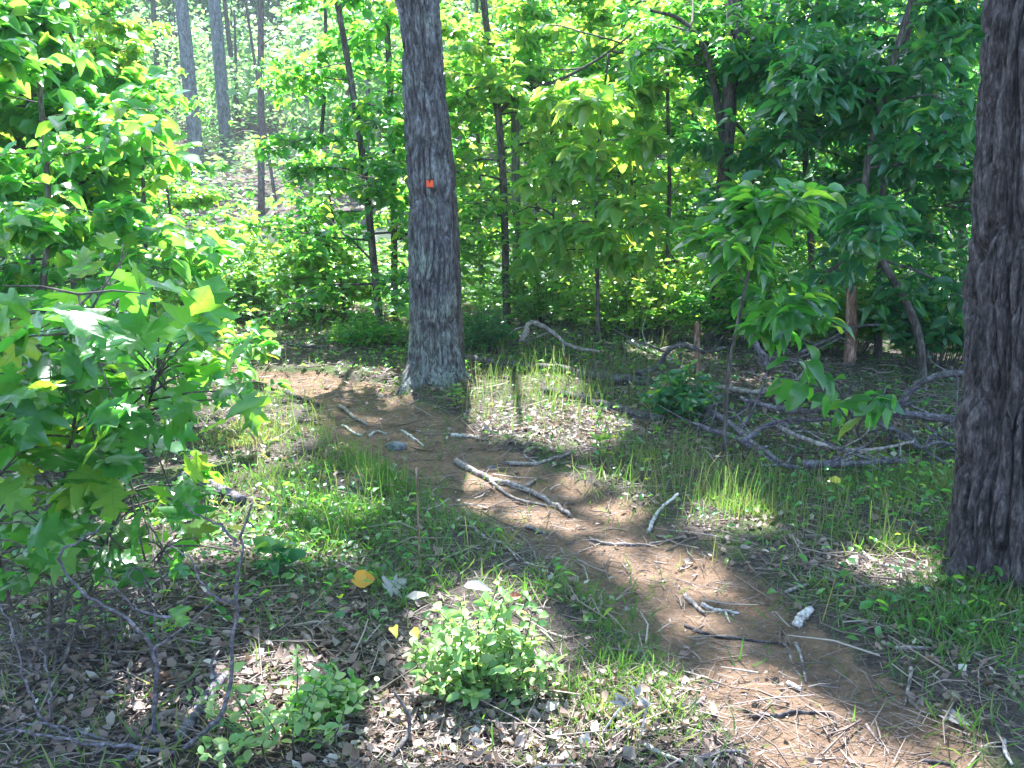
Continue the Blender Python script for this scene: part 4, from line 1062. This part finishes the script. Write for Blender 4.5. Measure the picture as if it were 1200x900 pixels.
# tall thin grass stems
P = on_ground(2200, -4, 4.5, 3.2, 8, lambda x, y: np.clip(blob(x, y, [(650, 455, 130, 35, 1), (350, 520, 80, 50, .5), (780, 800, 80, 60, .6), (1050, 600, 150, 60, .3), (860, 590, 60, 30, 1.), (430, 560, 110, 50, .5), (1000, 600, 120, 50, .5), (760, 570, 60, 30, .6)]), 0, 1) * (1 - trail(x, y)))
n = len(P); a = R.random(n) * 2 * PI
V, Fo, t = leaves((BV * [.25, 1, 1], np.array([(0, 1, 3, 2), (2, 3, 5, 4)])), P, norm(np.c_[R.normal(size=(n, 2)) * .14, np.ones(n)]), norm(np.c_[np.cos(a), np.sin(a), 0 * a]), .10 + .16 * R.random(n), 0, .45 + .5 * R.random(n))
o = mesh('tall_grass', [(V, Fo)], M['grass'], None, True, {'tint': t}); tag(o, 'tall thin grass stems rising above the low grass', 'grass', kind='stuff')
# dead leaves
LIT_D = [(640, 492, 110, 26, 1.), (560, 860, 200, 60, 1.), (300, 780, 260, 110, .55), (720, 850, 120, 50, .5), (330, 405, 120, 12, .9), (850, 450, 120, 25, .8), (1000, 500, 150, 40, .5), (1000, 660, 90, 30, .35), (430, 460, 80, 20, .3), (508, 452, 60, 12, .9), (1150, 690, 90, 26, .9)]
def ld(x, y):
    n_ = fbm(x * 3, y * 3, 0, 71)
    return np.clip(blob(x, y, LIT_D) * (.55 + .45 * sm(.35, .6, n_)) + .14 * sm(.4, .6, n_) + .3 * sm(8.5, 10, y), 0, 1) * (1 - .80 * trail(x, y))
P = on_ground(34000, -7, 7, 2.1, 13, ld)
n = len(P); a = R.random(n) * 2 * PI
P[:, 2] += .004 + .02 * R.random(n) ** 2
D = norm(np.c_[np.cos(a), np.sin(a), R.normal(size=n) * .3]); Nn = norm(np.c_[R.normal(size=(n, 2)) * .45, np.ones(n)])
tl = np.clip(R.normal(.45, .26, n) + .38 * blob(P[:, 0], P[:, 1], [(640, 492, 110, 26, 1.), (560, 870, 200, 50, .5)]), 0, 1)  # pale leaf patch, and sunlit brightness tinted into the lower litter
o = leaf_obj('dead_leaves', DRY, P, D, Nn, .016 + .034 * R.random(n) ** 1.5, M['dry'], None, .16, tl); tag(o, 'dry brown and bleached dead leaves littering the forest floor', 'leaf litter', kind='stuff')
# leaf litter on the far slope
P = np.c_[R.random(9000) * 40 - 26, 27.5 + 22 * R.random(9000), np.zeros(9000)]; P[:, 2] = hgt(P[:, 0], P[:, 1]) + .02
n = len(P); a = R.random(n) * 2 * PI
o = leaf_obj('hillside_leaves', DRY, P, np.c_[np.cos(a), np.sin(a), .2 * np.ones(n)], norm(np.c_[R.normal(size=(n, 2)) * .5, np.ones(n)]), .12 + .1 * R.random(n), M['dry'], None, .15, np.clip(R.normal(.7, .2, n), 0, 1))
tag(o, 'pinkish dead leaves covering the slope beyond the pond', 'leaf litter', kind='stuff')
# needles and twiglets
def prisms(P, D, L, r):
    n = len(P); D = norm(D); X = norm(np.cross(D, rdir(n))); Z = np.cross(X, D)
    mid = P + D * L[:, None] * .5 + X * L[:, None] * .06 * R.normal(size=(n, 1))
    out = []
    for q, f in ((P, 1.), (mid, .9), (P + D * L[:, None], .5)):
        for k in range(3):
            an = k * 2 * PI / 3
            out.append(q + (X * math.cos(an) + Z * math.sin(an)) * (r * f)[:, None])
    V = np.stack(out, 1).reshape(-1, 3)
    f = []
    for s in (0, 3):
        for k in range(3):
            f.append((s + k, s + (k + 1) % 3, s + 3 + (k + 1) % 3, s + 3 + k))
    f = np.array(f)
    return V, (f[None] + (np.arange(n) * 9)[:, None, None]).reshape(-1, 4)
def nd_(x, y):
    return np.clip(.25 + blob(x, y, LIT_D) + .4 * blob(x, y, [(1050, 680, 150, 60, 1), (600, 640, 150, 40, 1), (1000, 840, 160, 60, .7)]), 0, 1) * (1 - .25 * trail(x, y))
P = on_ground(34000, -6, 6, 2.1, 10, nd_); n = len(P); a = R.random(n) * 2 * PI
P[:, 2] += .004 + .012 * R.random(n)
V, Fo = prisms(P, np.c_[np.cos(a), np.sin(a), R.normal(size=n) * .10], .04 + .10 * R.random(n) ** 2, .0007 + .0011 * R.random(n))
o = mesh('pine_needles', [(V, Fo)], M['needle'], None, True, {'tint': np.repeat(R.random(n), 9)}); tag(o, 'dead needles and fine stalks matted on the floor', 'leaf litter', kind='stuff')
P = on_ground(3800, -5, 5, 2.1, 9, nd_); n = len(P); a = R.random(n) * 2 * PI
P[:, 2] += .006 + .012 * R.random(n)
V, Fo = prisms(P, np.c_[np.cos(a), np.sin(a), R.normal(size=n) * .12], .07 + .22 * R.random(n) ** 2, .0018 + .0028 * R.random(n))
o = mesh('twig_litter', [(V, Fo)], M['needle'], None, True, {'tint': np.repeat(R.random(n), 9)}); tag(o, 'countless small twigs strewn over the forest floor', 'leaf litter', kind='stuff')
# crumbs and grit on the trail
P = on_ground(5000, -2, 4, 2.1, 8, lambda x, y: trail(x, y)); n = len(P)
oc_ = np.array([(1, 0, 0), (-1, 0, 0), (0, 1, 0), (0, -1, 0), (0, 0, .7), (0, 0, -.7)], float)
of = np.array([(0, 2, 4), (2, 1, 4), (1, 3, 4), (3, 0, 4), (2, 0, 5), (1, 2, 5), (3, 1, 5), (0, 3, 5)])
sz = .0015 + .006 * R.random(n) ** 3
V = (P[:, None] + (oc_[None] + (R.random((n, 6, 3)) - .5) * .7) * sz[:, None, None]).reshape(-1, 3)
o = mesh('grit', [(V, (of[None] + (np.arange(n) * 6)[:, None, None]).reshape(-1, 3))], M['needle'], None, False, {'tint': np.repeat(R.random(n), 6)}); tag(o, 'grit and soil crumbs on the bare trail', 'grit', kind='stuff')
# small green ground plants under everything
P = on_ground(4500, -5, 6, 3., 9, lambda x, y: np.clip(.03 + .3 * blob(x, y, [(330, 640, 120, 60, 1), (150, 700, 150, 120, .5), (1060, 560, 140, 60, .8), (900, 500, 120, 30, .7), (1120, 740, 90, 90, .5), (460, 410, 90, 25, 1.), (650, 420, 150, 18, 1.), (820, 840, 60, 35, .9)]), 0, 1) * (1 - trail(x, y)))
n = len(P); a = R.random(n) * 2 * PI
P[:, 2] += .01 + .06 * R.random(n)
o = leaf_obj('ground_cover', SMALL, P, norm(np.c_[np.cos(a), np.sin(a), .3 + .3 * R.normal(size=n)]), norm(np.c_[R.normal(size=(n, 2)) * .4, np.ones(n)]), .02 + .03 * R.random(n), M['leaf'], None, .05)
tag(o, 'tiny green leaves of ground plants beside the trail', 'ground cover', kind='stuff')
# shore undergrowth band
def shore(n):
    x = -8 + 18 * R.random(n); y = 8.8 + 4.6 * R.random(n)
    m_ = fbm(x * 1.1, y * 1.1, 0, 83)
    h = sm(.35, .65, m_) * .55 + .06
    h = h * np.where(x < -1, 1.25, 1.35)
    z = hgt(x, y) + h * R.random(n) ** .7
    return np.c_[x, y, z]
P = shore(46000); n = len(P); a = R.random(n) * 2 * PI
o = leaf_obj('undergrowth', SMALL, P, norm(np.c_[np.cos(a), np.sin(a), .2 * R.normal(size=n)]), norm(np.c_[R.normal(size=(n, 2)) * .4, np.ones(n)]), .045 + .05 * R.random(n), M['leaf_light'], None, .05, np.clip(R.normal(.4, .3, n), 0, 1))
tag(o, 'sunny low undergrowth of small leaves along the near bank of the pond', 'undergrowth', kind='stuff')
# ------------------------------------------------------------------ beyond the pond: hillside trees
def far_leaves(n, c, rad, size):
    d = rdir(n) * (R.random((n, 1)) ** .45)
    k = max(6, n // 60); cc = rdir(k) * (R.random((k, 1)) ** .5)
    P = cc[R.integers(0, k, n)] * .85 + R.normal(size=(n, 3)) * .16
    P = np.array(c) + P * np.array(rad)
    a = R.random(n) * 2 * PI
    return P, norm(np.c_[np.cos(a), np.sin(a), -.2 + .4 * R.normal(size=n)]), norm(R.normal(size=(n, 3)) * .45 + [0, 0, 1]), size * (.6 + .8 * R.random(n))
def far_tree(label, x, y, r, H, cz, rad, n, bark, lean=0., size=.28, group=None, name='tree', mat='leaf_far', link=True, side=0):
    z = float(hgt(x, y))
    t = thing(name, label, 'tree', (x, y, z), group)
    p = curve([(x, y, z - .1), (x + lean * .5, y, z + H * .5), (x + lean, y, z + H)], 14)
    tb = Tubes(); tb.add(p, np.linspace(r, r * .55, len(p)), 10, .08)
    for i in range(side):
        q = p[R.integers(3, len(p))]; d = norm(R.normal(size=3) * [1, 1, .3] + [0, 0, .3]); L = .6 + 1.2 * R.random()
        tb.add([q, q + d * L * .5 + [0, 0, .1], q + d * L], [r * .25, r * .18, r * .08], 4)
    mesh('trunk', tb.parts(), M[bark], t)
    P, D, N, S_ = far_leaves(n, (x + lean, y, z + cz), rad, size)
    P[:, 2] = np.maximum(P[:, 2], z + .2)
    leaf_obj('crown', QUAD, P, D, N, S_, M[mat], t)
    return t
def bx(px, y): return (px - 600) / F * (y * math.cos(PITCH) + 1.2 * math.sin(PITCH)) 
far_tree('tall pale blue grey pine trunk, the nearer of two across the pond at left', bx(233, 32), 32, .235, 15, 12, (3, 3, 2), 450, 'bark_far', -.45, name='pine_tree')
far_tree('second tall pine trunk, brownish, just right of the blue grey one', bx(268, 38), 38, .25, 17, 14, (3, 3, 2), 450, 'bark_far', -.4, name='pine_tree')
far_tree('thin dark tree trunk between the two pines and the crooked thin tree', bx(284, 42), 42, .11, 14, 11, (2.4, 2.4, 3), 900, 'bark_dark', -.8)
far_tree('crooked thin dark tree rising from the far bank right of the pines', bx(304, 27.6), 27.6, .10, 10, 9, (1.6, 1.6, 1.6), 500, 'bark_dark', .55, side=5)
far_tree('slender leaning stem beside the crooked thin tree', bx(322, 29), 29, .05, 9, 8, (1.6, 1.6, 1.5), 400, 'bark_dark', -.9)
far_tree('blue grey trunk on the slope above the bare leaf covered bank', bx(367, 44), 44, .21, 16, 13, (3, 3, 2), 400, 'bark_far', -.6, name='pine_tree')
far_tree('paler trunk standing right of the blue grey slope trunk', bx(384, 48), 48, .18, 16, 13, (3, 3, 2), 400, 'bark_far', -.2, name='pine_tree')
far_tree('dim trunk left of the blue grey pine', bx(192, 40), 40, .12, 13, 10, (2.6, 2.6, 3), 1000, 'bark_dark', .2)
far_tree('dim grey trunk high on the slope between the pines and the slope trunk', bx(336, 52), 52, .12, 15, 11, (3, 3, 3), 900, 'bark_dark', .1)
protos = [far_tree('slim understory tree with clumped pale foliage across the pond', -3, 34, .07, 6, 3.6, (2.4, 2.4, 3.4), 1800, 'bark_far', .3, .24, 'slim pale trees across the pond'),
          far_tree('taller slope tree with loose light green foliage across the pond', 6, 44, .10, 10, 6.2, (3.4, 3.4, 6.2), 2600, 'bark_far', -.4, .32, 'taller light green trees across the pond'),
          far_tree('low bushy tree growing on the slope across the pond', 14, 31, .07, 4.4, 2.2, (2.2, 2.2, 2.), 1300, 'bark_dark', .2, .20, 'low bushy trees across the pond')]
def dup(root, x, y, s, rz):
    r = root.copy(); C.objects.link(r)
    r.location = (x, y, float(hgt(x, y))); r.rotation_euler = (0, 0, rz); r.scale = (s, s, s * (.85 + .3 * R.random()))
    for ch in list(root.children):
        c_ = ch.copy(); C.objects.link(c_); c_.parent = r
    return r
def clear_window(x, y):
    px = 600 + F * x / (y * math.cos(PITCH))
    return 205 < px < 400
spots = []
for i in range(1600):
    y = 28 + 62 * R.random() ** 1.25; x = (R.random() * 2 - 1) * (.62 * y + 3)
    if clear_window(x, y) and y < 39: continue
    if all(math.hypot(x - a, y - b_) > 2.1 + y * .018 for a, b_ in spots): spots.append((x, y))
for i, (x, y) in enumerate(spots[:210]):
    k = 2 if clear_window(x, y) and y < 56 else 1 if y > 46 else (2 if R.random() < .45 else (0 if R.random() < .6 else 1))
    dup(protos[k], x, y, .8 + .5 * R.random() + (.25 if y > 60 else 0), R.random() * 6.28)
print('far trees', len(spots))
# low green cover on the slope and bank
n = 42000
y = 27. + 40 * R.random(n) ** 1.3; x = (R.random(n) * 2 - 1) * (.6 * y + 3)
m_ = fbm(x * .35, y * .35, 0, 91)
ok = R.random(n) < sm(.38, .56, m_) + .08
x, y = x[ok], y[ok]; n = len(x); a = R.random(n) * 2 * PI
P = np.c_[x, y, hgt(x, y) + .1 + .7 * R.random(n)]
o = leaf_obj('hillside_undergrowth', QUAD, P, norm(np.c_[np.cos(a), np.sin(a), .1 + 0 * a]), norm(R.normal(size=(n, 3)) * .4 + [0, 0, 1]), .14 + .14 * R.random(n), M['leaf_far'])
tag(o, 'pale green low growth covering the slope beyond the pond', 'undergrowth', kind='stuff')
HAZE = .0014  # thin volume added to veil the distance and imitate lens glare
if HAZE:
    x0, x1, y0, y1, z0, z1 = -190, 190, -30, 410, -3, 29
    V = np.array([(x, y, z) for z in (z0, z1) for y in (y0, y1) for x in (x0, x1)], float)
    m, n_ = nt('haze'); pv = n_.nodes.new('ShaderNodeVolumePrincipled'); pv.inputs['Color'].default_value = (.86, .93, 1, 1); pv.inputs['Density'].default_value = HAZE
    oo = n_.nodes.new('ShaderNodeOutputMaterial'); n_.links.new(pv.outputs[0], oo.inputs['Volume'])
    hz = mesh('haze', [(V, np.array([(0, 2, 3, 1), (4, 5, 7, 6), (0, 1, 5, 4), (2, 6, 7, 3), (0, 4, 6, 2), (1, 3, 7, 5)]))], m, None, False); tag(hz, kind='stuff')
# ------------------------------------------------------------------ light, sky, camera
wd = bpy.data.worlds.new('World'); sc.world = wd; wd.use_nodes = True
n_ = wd.node_tree; bg = n_.nodes['Background']
sky = n_.nodes.new('ShaderNodeTexSky'); sky.sky_type = 'NISHITA'; sky.sun_disc = False
sky.sun_elevation = SUN_EL; sky.sun_rotation = SUN_AZ
n_.links.new(sky.outputs[0], bg.inputs[0]); bg.inputs[1].default_value = .15
sl = bpy.data.lights.new('sun', 'SUN'); sl.energy = 5; sl.angle = math.radians(.53); sl.color = (1, .965, .91)
so = bpy.data.objects.new('sun', sl); C.objects.link(so)
from mathutils import Vector
so.rotation_euler = Vector(tuple(-SD)).to_track_quat('-Z', 'Y').to_euler()
cam = bpy.data.cameras.new('camera'); co = bpy.data.objects.new('camera', cam); C.objects.link(co)
cam.sensor_width = 36; cam.lens = 36 * F / 1200; cam.clip_end = 1000; cam.clip_start = .05
co.location = tuple(CAM); co.rotation_euler = (PI / 2 - PITCH, 0, 0)
sc.camera = co
vs = sc.view_settings; vs.view_transform = 'Standard'; vs.look = 'None'; vs.gamma = 1; vs.use_curve_mapping = False; vs.exposure = 2.5
vs.use_white_balance = True; vs.white_balance_temperature = 6000; vs.white_balance_tint = 10
cy = sc.cycles
cy.max_bounces = 7; cy.diffuse_bounces = 4; cy.transmission_bounces = 4; cy.glossy_bounces = 2; cy.transparent_max_bounces = 4
cy.use_denoising = True
cy.caustics_reflective = False; cy.caustics_refractive = False
